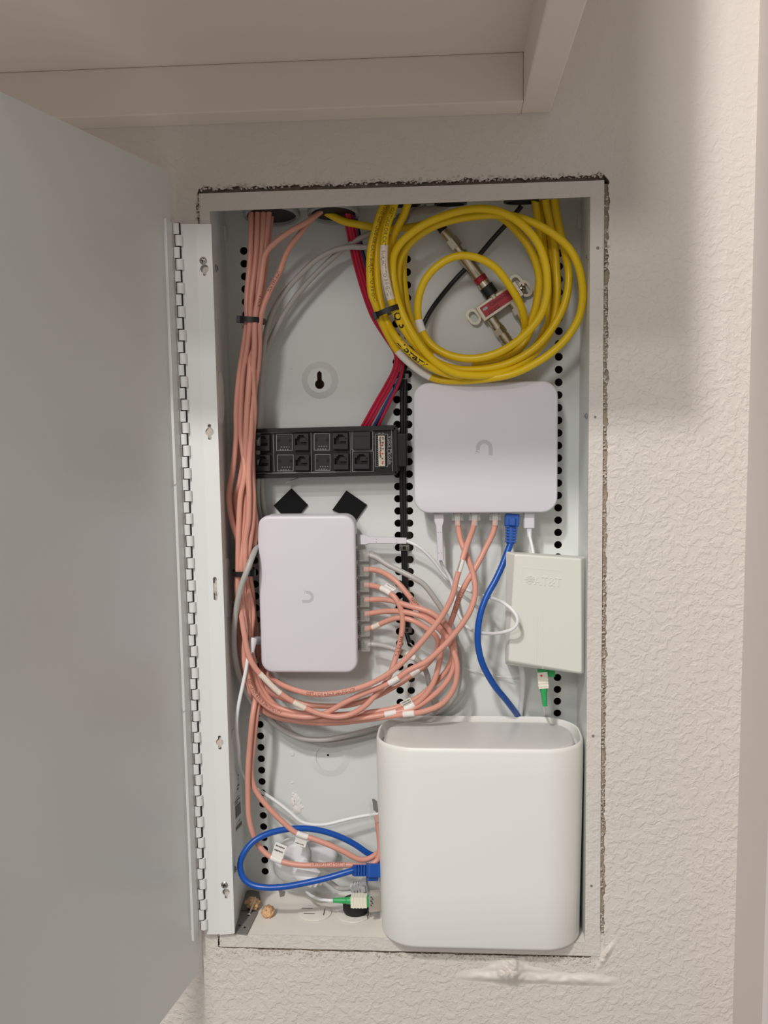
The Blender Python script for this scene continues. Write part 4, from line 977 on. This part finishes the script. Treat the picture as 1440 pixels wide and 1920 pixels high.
g2 = Cable('network_cable', [(800, 388, .072), (745, 412, .066), (693, 438, .062), (671, 449, .060), (654, 460, .060), (638, 471, .060), (610, 496, .060), (582, 524, .060), (554, 557, .061), (532, 590, .062), (515, 621, .063), (501, 654, .065), (494, 690, .068), (490, 760, .070), (490, 860, .074), (492, 930, .076), (500, 1000, .080), (500, 1100, .082), (500, 1200, .082), (500, 1290, .076), (515, 1345, .072), (545, 1374, .072), (600, 1392, .072), (650, 1388, .076), (702, 1378, .0835), (780, 1366, .085), (815, 1340, .083), (812, 1310, .072), (805, 1285, .068), (800, 1262, .062), (790, 1244, .058), (773, 1232, .056), (750, 1221, .056), (725, 1212, .060), (700, 1208, .064), (690, 1208, .064)], RS, M_GREY, 'grey network cable in the bottom port of the white switch', 'cable', 'grey network cables')
rj45(g2.o, Vector((sx1 + .0118, .0605, g2.path[-1].z)), (-1, 0, 0), (0, 1, 0))
g2.sleeve(766, 1229, .014, .0004, M_PAPER)

# ---- yellow coax coil
RY = .0038
yl = {}
yl['A'] = ([(723, 376, .030), (710, 410, .030), (703, 434, .030), (696, 465, .030), (693.5, 492, .030), (694, 523, .030), (697, 553, .030), (704, 570, .030), (711, 592, .031), (720, 613, .034), (731, 634, .037), (745, 657, .040), (767, 679, .042), (793, 699, .044), (820, 711, .044), (860, 714, .042), (914, 710, .036), (961, 701, .032), (1004, 681, .028), (1040, 656, .026), (1067, 628, .025), (1086, 594, .024), (1093, 556, .022), (1090, 522, .020), (1082, 492, .018), (1066, 464, .018), (1043, 443, .018), (1017, 426, .019), (988, 413, .021), (960, 405, .025), (925, 403, .030), (885, 406, .032), (843, 414, .033), (812, 425, .034), (784, 442, .036), (764, 461, .038), (751, 484, .042), (746, 512, .045), (748, 545, .045), (756, 590, .050), (780, 640, .056), (820, 680, .058), (880, 700, .058), (950, 690, .058), (1000, 655, .058), (1030, 600, .060), (1038, 540, .060), (1034, 470, .060), (1028, 420, .060), (1026, 376, .058)], 'yellow coax cable whose loop swings widest to the right of the coil')
yl['C'] = ([(737, 376, .038), (727, 395, .036), (717, 414, .035), (710, 440, .034), (707, 470, .034), (706.5, 500, .034), (708, 530, .034), (712, 556, .034), (718, 584, .033), (727, 606, .034), (741, 631, .028), (766, 658, .024), (797, 682, .025), (835, 700, .033), (880, 706, .042), (925, 700, .044), (960, 687, .044), (992, 668, .044), (1015, 648, .044), (1035, 615, .044), (1043, 572, .044), (1045, 536, .044), (1043, 500, .046), (1041, 470, .048), (1034, 428, .050), (1026, 395, .050), (1022, 374, .048)], 'yellow coax cable with a marker-written room name along the lower left of the coil')
yl['B'] = ([(741, 378, .026), (735, 398, .024), (727, 418, .022), (722, 443, .021), (719.5, 477, .021), (721, 507, .021), (726, 535, .022), (733, 562, .023), (742, 588, .024), (755, 613, .026), (773, 640, .029), (793, 662, .032), (820, 680, .035), (856, 692, .036), (905, 692, .036), (950, 682, .036), (985, 665, .036), (1015, 641, .035), (1040, 608, .034), (1058, 572, .034), (1066, 535, .035), (1066, 505, .037), (1060, 476, .042), (1052, 440, .046), (1044, 403, .048), (1040, 374, .048)], 'yellow coax cable with pale printed stretch and two marker characters below the tie')
yl['D'] = ([(766, 378, .030), (757, 404, .031), (747, 423, .032), (739, 442, .034), (733, 462, .038), (732, 490, .044), (735, 525, .046), (744, 565, .046), (757, 605, .046), (775, 638, .046), (797, 660, .045), (825, 675, .044), (860, 684, .044), (905, 684, .046), (945, 674, .048), (975, 654, .050), (994, 620, .050), (1004, 580, .050), (1010, 530, .050), (1012, 480, .051), (1011, 437, .052), (1007, 403, .052), (1003, 374, .050)], 'yellow coax cable with a long white label at the bottom of the coil')
yl['E'] = ([(985, 640, .072), (984, 622, .058), (984, 606, .046), (979, 581, .038), (968, 556, .033), (950, 528, .030), (930, 503, .029), (905, 487, .029), (880, 480, .029), (858, 480, .029), (836, 488, .030), (813, 505, .031), (796, 527, .032), (787, 550, .033), (783, 576, .034), (785, 601, .035), (791, 620, .035), (802, 639, .035), (820, 655, .033), (843, 666, .031), (872, 672, .029), (905, 670, .027), (938, 659, .025), (968, 641, .023), (995, 616, .021), (1015, 588, .020), (1025, 556, .019), (1026, 520, .018), (1020, 484, .017), (1006, 452, .017), (983, 425, .017), (956, 405, .017), (928, 394, .018), (895, 391, .019), (860, 396, .020), (828, 406, .021), (798, 419, .022), (771, 437, .024), (750, 457, .027), (738, 480, .031), (736, 510, .034), (741, 545, .031), (749, 575, .026), (761, 603, .024), (777, 632, .023), (797, 660, .023), (822, 683, .025), (852, 699, .027), (885, 704, .030), (925, 702, .034), (965, 690, .038), (1000, 665, .042), (1025, 630, .050), (1030, 580, .054), (1026, 520, .056), (1018, 450, .058), (1012, 376, .058)], 'yellow coax cable making the small inner ring of the coil')
yl['F'] = ([(606, 394, .052), (622, 404, .050), (645, 415, .050), (672, 421, .050), (700, 426, .052), (740, 429, .054), (780, 424, .054), (820, 412, .054), (865, 400, .052), (905, 396, .050), (940, 408, .046), (968, 432, .044), (990, 460, .043), (1004, 490, .043), (1011, 525, .044), (1008, 560, .046), (998, 595, .048), (975, 635, .052), (940, 662, .054), (890, 680, .056), (840, 678, .056), (800, 652, .056), (770, 600, .056), (758, 540, .056), (756, 490, .054), (762, 460, .054)], 'yellow coax cable coming out of the conduit bushing and passing behind the coil')
YB = {}
for k, (raw, l_) in yl.items(): YB[k] = Cable('coax_cable', raw, RY, M_YELL, l_, 'cable', 'yellow coax cables in the coil', n=12)
YB['A'].print(700, 470, '18AWG C(ETL)US OR CATV SUBJECT TO 3.0 GHZ', .0050, M_INKY, 1, .35, sx=.92)
YB['B'].print(722, 470, 'C(ETL)US OR CATV SUBJECT TO 3.0 GHZ', .0050, M_INKY, 1, -.1, sx=.92)
YB['B'].sleeve(724, 512, .052, .00015, M_WORN, 'pale_jacket')
YB['D'].sleeve(752, 413, .030, .00012, M_WORN, 'pale_jacket') if False else None
YB['B'].print(746, 600, 'Q 3', .0105, M_INK_SHADE, 1, .1, sx=1.0, name='marker_writing', bold=.022)
YB['C'].print(775, 663, 'Library', .0082, M_INK_SHADE, 1, -.12, sx=1.55, name='marker_writing', bold=.022)
YB['A'].sleeve(775, 685, .042, .00025, M_PAPER, 'white_label')
YB['D'].sleeve(846, 681, .040, .00025, M_PAPER, 'white_label', depth=.044)
YB['E'].sleeve(787, 609, .012, .0004, M_PAPER, 'white_label', depth=.035)

# ---- ties
def tie(name, px, py, y, a, b, label, tilt=0, h=.0026, head=1, grp='black cable ties'):
    c = P(px, py, y); t = thing(name, label, 'cable tie', c, grp)
    X = Vector((math.cos(tilt), 0, math.sin(tilt))); Y = Vector((0, 1, 0)); Z = X.cross(Y); n = 28; rg = []
    for r, z in ((1, -h), (1, h), (.9, h), (.9, -h)):
        k = .0010 if r < 1 else 0
        rg.append([c + X * ((a - k) * math.copysign(abs(math.cos(q)) ** .7, math.cos(q))) + Y * ((b - k) * math.copysign(abs(math.sin(q)) ** .7, math.sin(q))) + Z * z for q in [2 * math.pi * i / n for i in range(n)]])
    mb = MB(); mb.loft(rg + [rg[0]], False, False); mb.build('strap', M_BLACK, t, ang=50)
    mb = MB(); hc = c + X * (-a * head) + Y * (-b * .35); mb.box(hc, (.0026, .0030, h * 1.35), (X, Y, Z)); mb.build('head', M_BLACK, t, smooth=False, bevel=.0005)
tie('cable_tie', 474, 601, .040, .0118, .0195, 'black cable tie round the salmon bundle near the top of the enclosure', -.07)
tie('cable_tie', 457, 1072, .038, .0105, .0160, 'black cable tie round the salmon bundle beside the white switch', 0, head=-1)
tie('cable_tie', 727, 584, .029, .0125, .0125, 'black cable tie round the left side of the yellow coil', .35)

# ---- thin red / blue telephone wires
def wire(raw, m, label, r=.0016, grp='thin telephone wires'): return Cable('telephone_wire', raw, r, m, label, 'wire', grp, n=8)
base_w = [(650, 392, .050), (658, 430, .058), (666, 470, .064), (676, 510, .068), (688, 550, .070), (705, 595, .072), (730, 635, .072), (747, 665, .072), (745, 690, .072), (732, 720, .072), (712, 755, .072), (690, 795, .074), (680, 812, .078)]
offs = [(-7, 0, -9, M_RED, 'thin red telephone wire, leftmost of the red strands above the black board'), (-2, -.003, -3, M_RED, 'thin red telephone wire, second from the left above the black board'), (3, -.002, 4, M_RED, 'thin red telephone wire in the middle of the strands above the black board'), (8, .001, 24, M_RED, 'thin red telephone wire, rightmost above the black board'), (11, .002, 14, M_DBLUE, 'thin blue telephone wire running down to the black board'), (14, .004, 19, M_BLACK, 'thin black telephone wire beside the red strands')]
for i, (ox, oy_, oe, m, l_) in enumerate(offs):
    raw = []
    for j, q in enumerate(base_w):
        t = j / (len(base_w) - 1); o_ = ox * (1 - max(0, t - .55) / .45) + oe * max(0, (t - .55) / .45)
        if t > .5 and t < .75: o_ = o_ * .8
        raw.append((q[0] + o_, q[1], q[2] + oy_))
    wire(raw, m, l_)
wire([(570, 893, .082), (563, 895, .076), (556, 898, .074), (546, 902, .074), (536, 905, .074)], M_GREY, 'short cut grey wire end poking out below the black board', .0011)
# ---- black lead down the middle of the back panel, small tie mounts on it
bl = Cable('antenna_lead', [(978, 386, .062), (955, 414, .066), (925, 447, .072), (895, 482, .080), (862, 515, .0835), (830, 552, .0835), (806, 585, .0835), (793, 610, .0835), (780, 640, .0825), (765, 672, .083), (756, 705, .0845), (754, 800, .0845), (753, 900, .0845), (755, 1000, .0845), (758, 1100, .0845), (760, 1160, .0845), (763, 1190, .083), (768, 1205, .079)], .0024, M_BLACK, 'black coax lead crossing behind the splitter and running down between the hole columns', 'cable')
bl2 = Cable('power_lead', [(760, 700, .0845), (759, 800, .0845), (758, 900, .0845), (759.5, 1000, .0845), (762, 1100, .0845), (764, 1160, .0845), (766, 1185, .083)], .0022, M_BLACK, 'second black lead strapped to the strip between the hole columns', 'cable')
mb = MB(); mb.cyl(P(768, 1205, .079), P(775, 1212, .076), .0008, n=8); mb.build('bare_core', M_SOLDER, bl.o)
def tiemount(px, py, label):
    c = P(px, py, .0815); t = thing('wire_clip', label, 'clip', c, 'small clips on the black lead')
    mb = MB(); mb.box(c, (.0052, .0016, .0030)); mb.build('body', M_GUN, t, smooth=False, bevel=.0005)
    mb = MB(); mb.box(c - Vector((0, .0017, 0)), (.0016, .0002, .0018)); mb.build('slot', M_INK_SHADE, t, smooth=False)
tiemount(757, 706, 'small dark clip on the black lead beside the gateway top left corner')
tiemount(758, 1027, 'small dark clip on the black lead right of the white switch')
tiemount(763, 1181, 'small dark clip near the lower end of the black lead')
# grey wires / conduit stubs behind the coil at the top
wgrey = Cable('grey_cable', [(745, 410, .072), (780, 396, .070), (815, 392, .068), (845, 380, .066), (870, 368, .064)], .0040, M_GREY, 'thick pale grey cable crossing behind the top of the yellow coil', 'cable')

# ---- white usb power cable looping from switch to gateway
RW_ = .0017
ucab = Cable('power_cable', [(762, 1014, .062), (785, 1025, .062), (810, 1048, .066), (835, 1080, .072), (860, 1098, .074), (885, 1110, .066), (910, 1118, .046), (930, 1124, .020), (945, 1131, -.002), (958, 1141, -.009), (968, 1153, -.012), (971, 1166, -.013), (964, 1178, -.012), (945, 1185, -.007), (925, 1188, .006), (905, 1187, .026), (886, 1182, .044), (872, 1172, .056), (860, 1150, .064), (853, 1120, .070), (847, 1092, .070), (838, 1074, .068), (829, 1060, .064), (826, 1050, .060)], RW_, M_WCAB, 'thin white cable looping from the switch top port to under the gateway', 'cable')
def stick(parent, px0, py0, px1, py1, y, segs, dots_):
    """moulded plug: list of (t0,t1,halfwidth) along the axis"""
    a = P(px0, py0, y); b = P(px1, py1, y); d = (b - a); L_ = d.length; d.normalize(); n = Vector((0, -1, 0)); s_ = d.cross(n).normalized()
    rg = []
    for t, w, h in segs:
        c = a + d * (L_ * t); rg.append([c + s_ * (x * w) + n * (z * h) for x, z in ((1, .6), (.8, 1), (-.8, 1), (-1, .6), (-1, -.6), (-.8, -1), (.8, -1), (1, -.6))])
    mb = MB(); mb.loft(rg); o = mb.build('moulded_plug', M_WHITE, parent, ang=50)
    for t, sd in dots_:
        h = segs[-1][2] if t > .5 else segs[2][2]
        c = a + d * (L_ * t) + s_ * (sd * .0014) + n * (h + .00005); mb = MB(); mb.box(c, (.0003, .0003, .00003), (d, s_, n)); mb.build('dimple', M_INK_SHADE, o, smooth=False)
stick(ucab.o, 672, 1012, 762, 1014, .064, [(0, .0052, .0035), (.14, .0052, .0035), (.24, .0036, .0030), (1, .0031, .0028)], [(.38, 1), (.38, -1), (.80, 1), (.80, -1)])
stick(ucab.o, 823, 962, 826, 1050, .058, [(0, .0054, .0035), (.16, .0054, .0035), (.27, .0036, .0030), (1, .0031, .0028)], [(.40, 1), (.40, -1), (.84, 1), (.84, -1)])
uc2 = Cable('power_cable', [(992, 988, .058), (993, 1005, .056), (997, 1022, .052), (1001, 1045, .046), (1003, 1070, .045)], RW_, M_WCAB, 'white cable from the right end of the gateway down behind the fibre terminal', 'cable')
stick(uc2.o, 992, 960, 992, 989, .058, [(0, .0058, .0040), (1, .0058, .0040)], [])
stick(uc2.o, 992, 989, 992.5, 1006, .058, [(0, .0028, .0026), (1, .0024, .0024)], [])
ubar = Cable('power_cable', [(469, 1222, .030), (465, 1235, .026), (460, 1262, .024), (454, 1290, .022), (448, 1318, .020), (444, 1345, .020), (444, 1375, .022), (447, 1400, .026), (448, 1425, .032), (453, 1450, .044), (462, 1465, .056), (474, 1476, .064), (489, 1484, .066), (505, 1494, .064), (525, 1508, .062), (545, 1524, .060), (565, 1541, .058), (585, 1546, .058), (610, 1546, .060), (640, 1539, .062), (670, 1532, .064), (700, 1527, .066), (725, 1523, .068)], .0019, M_WCAB, 'white power cable with an angled plug at the lower left of the switch', 'cable')
mb = MB(); pa = P(490, 1201, .064); pbv = P(471, 1201, .044)
rgx = []
for c, w in ((P(492, 1201, .062), .0045), (P(480, 1201, .050), .0045), (P(474, 1203, .044), .0047)): rgx.append([c + Vector((0, w * .8 * math.cos(q), w * math.sin(q))) for q in [2 * math.pi * i / 12 for i in range(12)]])
mb.loft(rgx); mb.build('plug_head', M_WHITE, ubar.o)
mb = MB(); mb.cyl(P(474, 1198, .040), P(470, 1224, .032), .0045, .0034, 12); mb.build('plug_elbow', M_WHITE, ubar.o)

# ---- terminal cables
oc = Cable('power_cable', [(976, 1244, .050), (979, 1256, .052), (980, 1275, .060), (979, 1300, .070), (977, 1322, .079), (975, 1345, .0852), (974, 1400, .0855), (974, 1450, .0855)], .0030, M_WCAB, 'white cord from the underside of the fibre terminal down behind the router', 'cable')
fb = Cable('fibre_cable', [(1020, 1322, .030), (1021, 1332, .050), (1022, 1342, .080), (1023, 1356, .0865), (1024, 1400, .087), (1024, 1450, .087)], .0013, M_WCAB, 'thin fibre lead with a green and ivory plug under the fibre terminal', 'cable')
shl, en = sc_plug(P(1016, 1255, .030), P(1020, 1300, .030) - P(1016, 1255, .030), (0, -1, 0), fb.o, 1.0)
mb = MB(); mb.cyl(P(1015, 1267, .0255), P(1015, 1267, .0250), .0011, n=12); mb.build('red_dot', M_DOT, shl)
mb = MB(); mb.box(P(1032, 1259, .036), (.0045, .004, .0050)); mb.build('green_adapter', M_GREEN, fb.o, smooth=False, bevel=.001)
fine = Cable('fibre_strand', [(778, 1207, .078), (800, 1222, .080), (830, 1238, .083), (862, 1250, .085), (900, 1261, .085), (930, 1268, .084), (955, 1270, .080), (975, 1266, .070), (980, 1264, .060)], .0006, M_WCAB, 'hair-thin white strand sagging across the back panel below the gateway', 'wire', n=6)

# ---- blue patch cables
RB = .0033
def boot(parent, o, a, n, L=.019, body=.0125, m=M_BOOT, k_=1.0):
    a = Vector(a).normalized(); n = (Vector(n) - a * Vector(n).dot(a)).normalized(); b = a.cross(n); o = Vector(o)
    mb = MB(); mb.box(o + a * (L + body / 2), (body / 2, .0072 * k_, .0056 * k_), (a, b, n)); mb.box(o + a * (L + body * .35) + n * .0066 * k_, (body * .35, .0034 * k_, .0022 * k_), (a, b, n)); k = mb.build('plug_hood', m, parent, smooth=False, bevel=.0010)
    mb = MB(); mb.cyl(o, o + a * L, .0042, .0050, 12)
    for i in range(6): mb.box(o + a * (.0025 + i * .0030), (.0010, (.0054 + .00012 * i) * k_, .0046 * k_), (a, b, n))
    mb.build('ribbed_boot', m, parent, ang=30)
    return o + a * (L + body)
b1 = Cable('patch_cable', [(957, 1020, .052), (951, 1036, .048), (941, 1062, .042), (928, 1090, .036), (914, 1115, .031), (903, 1143, .027), (897, 1172, .025), (896, 1205, .026), (902, 1237, .029), (913, 1262, .034), (928, 1287, .040), (946, 1309, .052), (960, 1327, .066), (970, 1341, .080), (977, 1356, .0848), (982, 1400, .0850), (984, 1430, .0850)], RB, M_BLUE, 'blue patch cable from the gateway down behind the router top', 'cable', 'blue patch cables')
po = P(957, 1020, .052); pe = P(960.5, 964, .058); boot(b1.o, po, pe - po, (0, -1, 0), L=.018, body=(pe - po).length - .018)
b1.print(945, 1053, 'CAT 6 UTP', .0040, M_DBLUE, 1)
b2 = Cable('patch_cable', [(722, 1618, .055), (705, 1607, .052), (690, 1600, .050), (665, 1583, .048), (635, 1568, .046), (600, 1557, .043), (565, 1553, .039), (530, 1556, .034), (500, 1564, .028), (475, 1578, .022), (458, 1598, .017), (450, 1620, .014), (455, 1644, .011), (470, 1658, .009), (495, 1664, .008), (530, 1663, .008), (570, 1656, .009), (610, 1647, .011), (645, 1637, .014), (662, 1632, .016)], RB, M_BLUE, 'blue patch cable looping at the bottom left back into the router side', 'cable', 'blue patch cables')
po = P(660, 1632, .016); pe = P(722, 1631, .026); boot(b2.o, po, pe - po, (0, -.4, -1), L=.0155, body=.0165, k_=1.2)

# ---- fibre into the router side: SFP cage + ivory plug
f2 = Cable('fibre_cable', [(632, 1689, .030), (614, 1688, .030), (600, 1686, .034), (585, 1680, .044), (575, 1672, .060)], .0016, M_WCAB, 'fibre lead with green boot and ivory plug entering the router low on its left', 'cable')
po = P(692, 1689, .030); sc_plug(po, P(615, 1688, .030) - po, (0, -1, 0), f2.o, 1.15)
sf = thing('sfp_module', 'square metal transceiver sticking out of the router beside the ivory plug', 'transceiver', P(706, 1690, .030))
mb = MB(); a_ = P(693, 1690, .030); b_ = Vector((rl + .004, .034, a_.z)); dd = (b_ - a_); mb.box((a_ + b_) / 2, (dd.length / 2, .0075, .0085), (dd.normalized(), Vector((0, 1, 0)), Vector((0, 0, 1)))); mb.build('cage', M_SFP, sf, smooth=False, bevel=.0005)
mb = MB()
for k in range(5): mb.box(P(696 + (k % 2) * 2.5, 1682 + k * 4, .0222), (.0007, .0001, .0005))
mb.build('vents', M_INK_SHADE, sf, smooth=False)
gr = Cable('patch_cable', [(610, 1648, .060), (622, 1656, .058), (636, 1666, .054), (650, 1666, .050), (662, 1664, .047)], .0026, M_GREY, 'light grey patch cable with ribbed boot entering the router below the blue plug', 'cable')
po = P(658, 1665, .047); boot(gr.o, po, P(690, 1660, .047) - po, (0, -1, 0), L=.0125, body=.006, m=M_WHITE2)
mb = MB(); mb.box(P(704, 1662, .047), (.010, .006, .0058)); mb.build('plug', M_CLEAR, gr.o, smooth=False)
# black grommet on the floor, below the transceiver
grm = thing('rubber_grommet', 'round black rubber grommet on the floor under the ivory fibre plug', 'grommet', PZ(666, 1712, fz))
c_ = PZ(667, 1700, fz + .007)
def rgo(r, z): return [Vector((c_.x + r * math.cos(2 * math.pi * i / 28), c_.y + r * .9 * math.sin(2 * math.pi * i / 28), fz + z)) for i in range(28)]
mb = MB(); mb.loft([rgo(.0125, .0012), rgo(.0130, .004), rgo(.0138, .0045), rgo(.0138, .014), rgo(.0130, .0155), rgo(.0095, .0155), rgo(.009, .004)], True, True); mb.build('ring', M_RUB, grm, ang=45)
# white mains adapter lying at the back of the floor
ad = thing('power_adapter', 'rounded white plug adapter lying against the back panel at the bottom left', 'adapter', PZ(560, 1668, fz))
def blob(name, c4, y0_, y1_, m, parent, r=14, bev=5):
    cx = sum(q[0] for q in c4) / len(c4); cy = sum(q[1] for q in c4) / len(c4)
    def ring(k, y): return [P(cx + (q[0] - cx) * k, cy + (q[1] - cy) * k, y) for q in c4]
    mb = MB(); mb.loft([ring(.70, y0_), ring(.86, y0_ + .0012), ring(.95, y0_ + .004), ring(1, y0_ + .009), ring(1, y1_)]); return mb.build(name, m, parent, ang=70)
def oval(cx, cy, rx, ry, n=22, rot=0, e=.8):
    out = []
    for i in range(n):
        t = 2 * math.pi * i / n; x = rx * math.copysign(abs(math.cos(t)) ** e, math.cos(t)); y = ry * math.copysign(abs(math.sin(t)) ** e, math.sin(t))
        out.append((cx + x * math.cos(rot) - y * math.sin(rot), cy + x * math.sin(rot) + y * math.cos(rot)))
    return out
blob('body', oval(547, 1612, 33, 42, rot=.25), .052, D - .0005, M_WCAB, ad)
blob('shoulder', oval(600, 1598, 34, 22, rot=.45), .064, D - .0005, M_WCAB, ad)
mb = MB(); mb.cyl(P(560, 1628, .050), P(592, 1650, .046), .0115, .0100, 20); mb.cyl(P(590, 1649, .047), P(598, 1655, .046), .0075, .0065, 18); mb.build('barrel', M_WCAB, ad)
mb = MB(); mb.cyl(P(597, 1654, .046), P(603, 1648, .050), .0045, .0045, 16); mb.build('strain_relief', M_WCAB, ad)
# spray-foam crumbs and nail
def lumpy(name, px, py, z, r, sq, label, parent=None):
    c = PZ(px, py, fz + z); V = []; Fc = []; n1, n2 = 16, 24
    for i in range(n1 + 1):
        a = math.pi * i / n1
        for j in range(n2):
            b = 2 * math.pi * j / n2; d = Vector((math.sin(a) * math.cos(b), math.sin(a) * math.sin(b), math.cos(a))); k = 1 + .45 * noise.noise(d * 2.2 + Vector((px, py, 0))) + .32 * noise.noise(d * 5 + Vector((py, 0, 0)))
            V.append(c + Vector((d.x * r * sq[0], d.y * r * sq[1], d.z * r * sq[2])) * k)
    for i in range(n1):
        for j in range(n2): Fc.append((i * n2 + j, (i + 1) * n2 + j, (i + 1) * n2 + (j + 1) % n2, i * n2 + (j + 1) % n2))
    o = mk(name, V, Fc, M_ORNG, parent, ang=80); tag(o, label, 'foam'); return o
lumpy('foam_crumb', 503, 1709, .005, .0066, (1.0, 1, .85), 'peach foam crumb on the white floor near the lower left corner')
lumpy('foam_crumb', 474, 1693, .007, .0072, (1.05, 1, .70), 'orange foam crumb at the back left corner pierced by a nail')
nl = thing('nail', 'thin steel nail leaning on the orange foam in the lower left corner', 'nail', PZ(467, 1716, fz))
mb = MB(); mb.cyl(PZ(467, 1715, fz + .001), PZ(467, 1715, fz + .001) + Vector((.006, .005, .0165)), .0011, .0009, 8); mb.cyl(PZ(467, 1715, fz + .001), PZ(467, 1715, fz + .0018), .0016, n=8); mb.build('shank', M_SCREW, nl)
mb = MB(); c_ = PZ(527, 1680, fz); mb.box(c_ + Vector((0, 0, .005)), (.0022, .0010, .005), (Vector((.9, .3, .2)).normalized(), Vector((-.3, .9, 0)).normalized(), Vector((-.2, 0, 1)).normalized())); o = mb.build('metal_clip', M_GUN, None, smooth=False); tag(o, 'bent grey metal clip on the floor below the blue loop', 'clip')
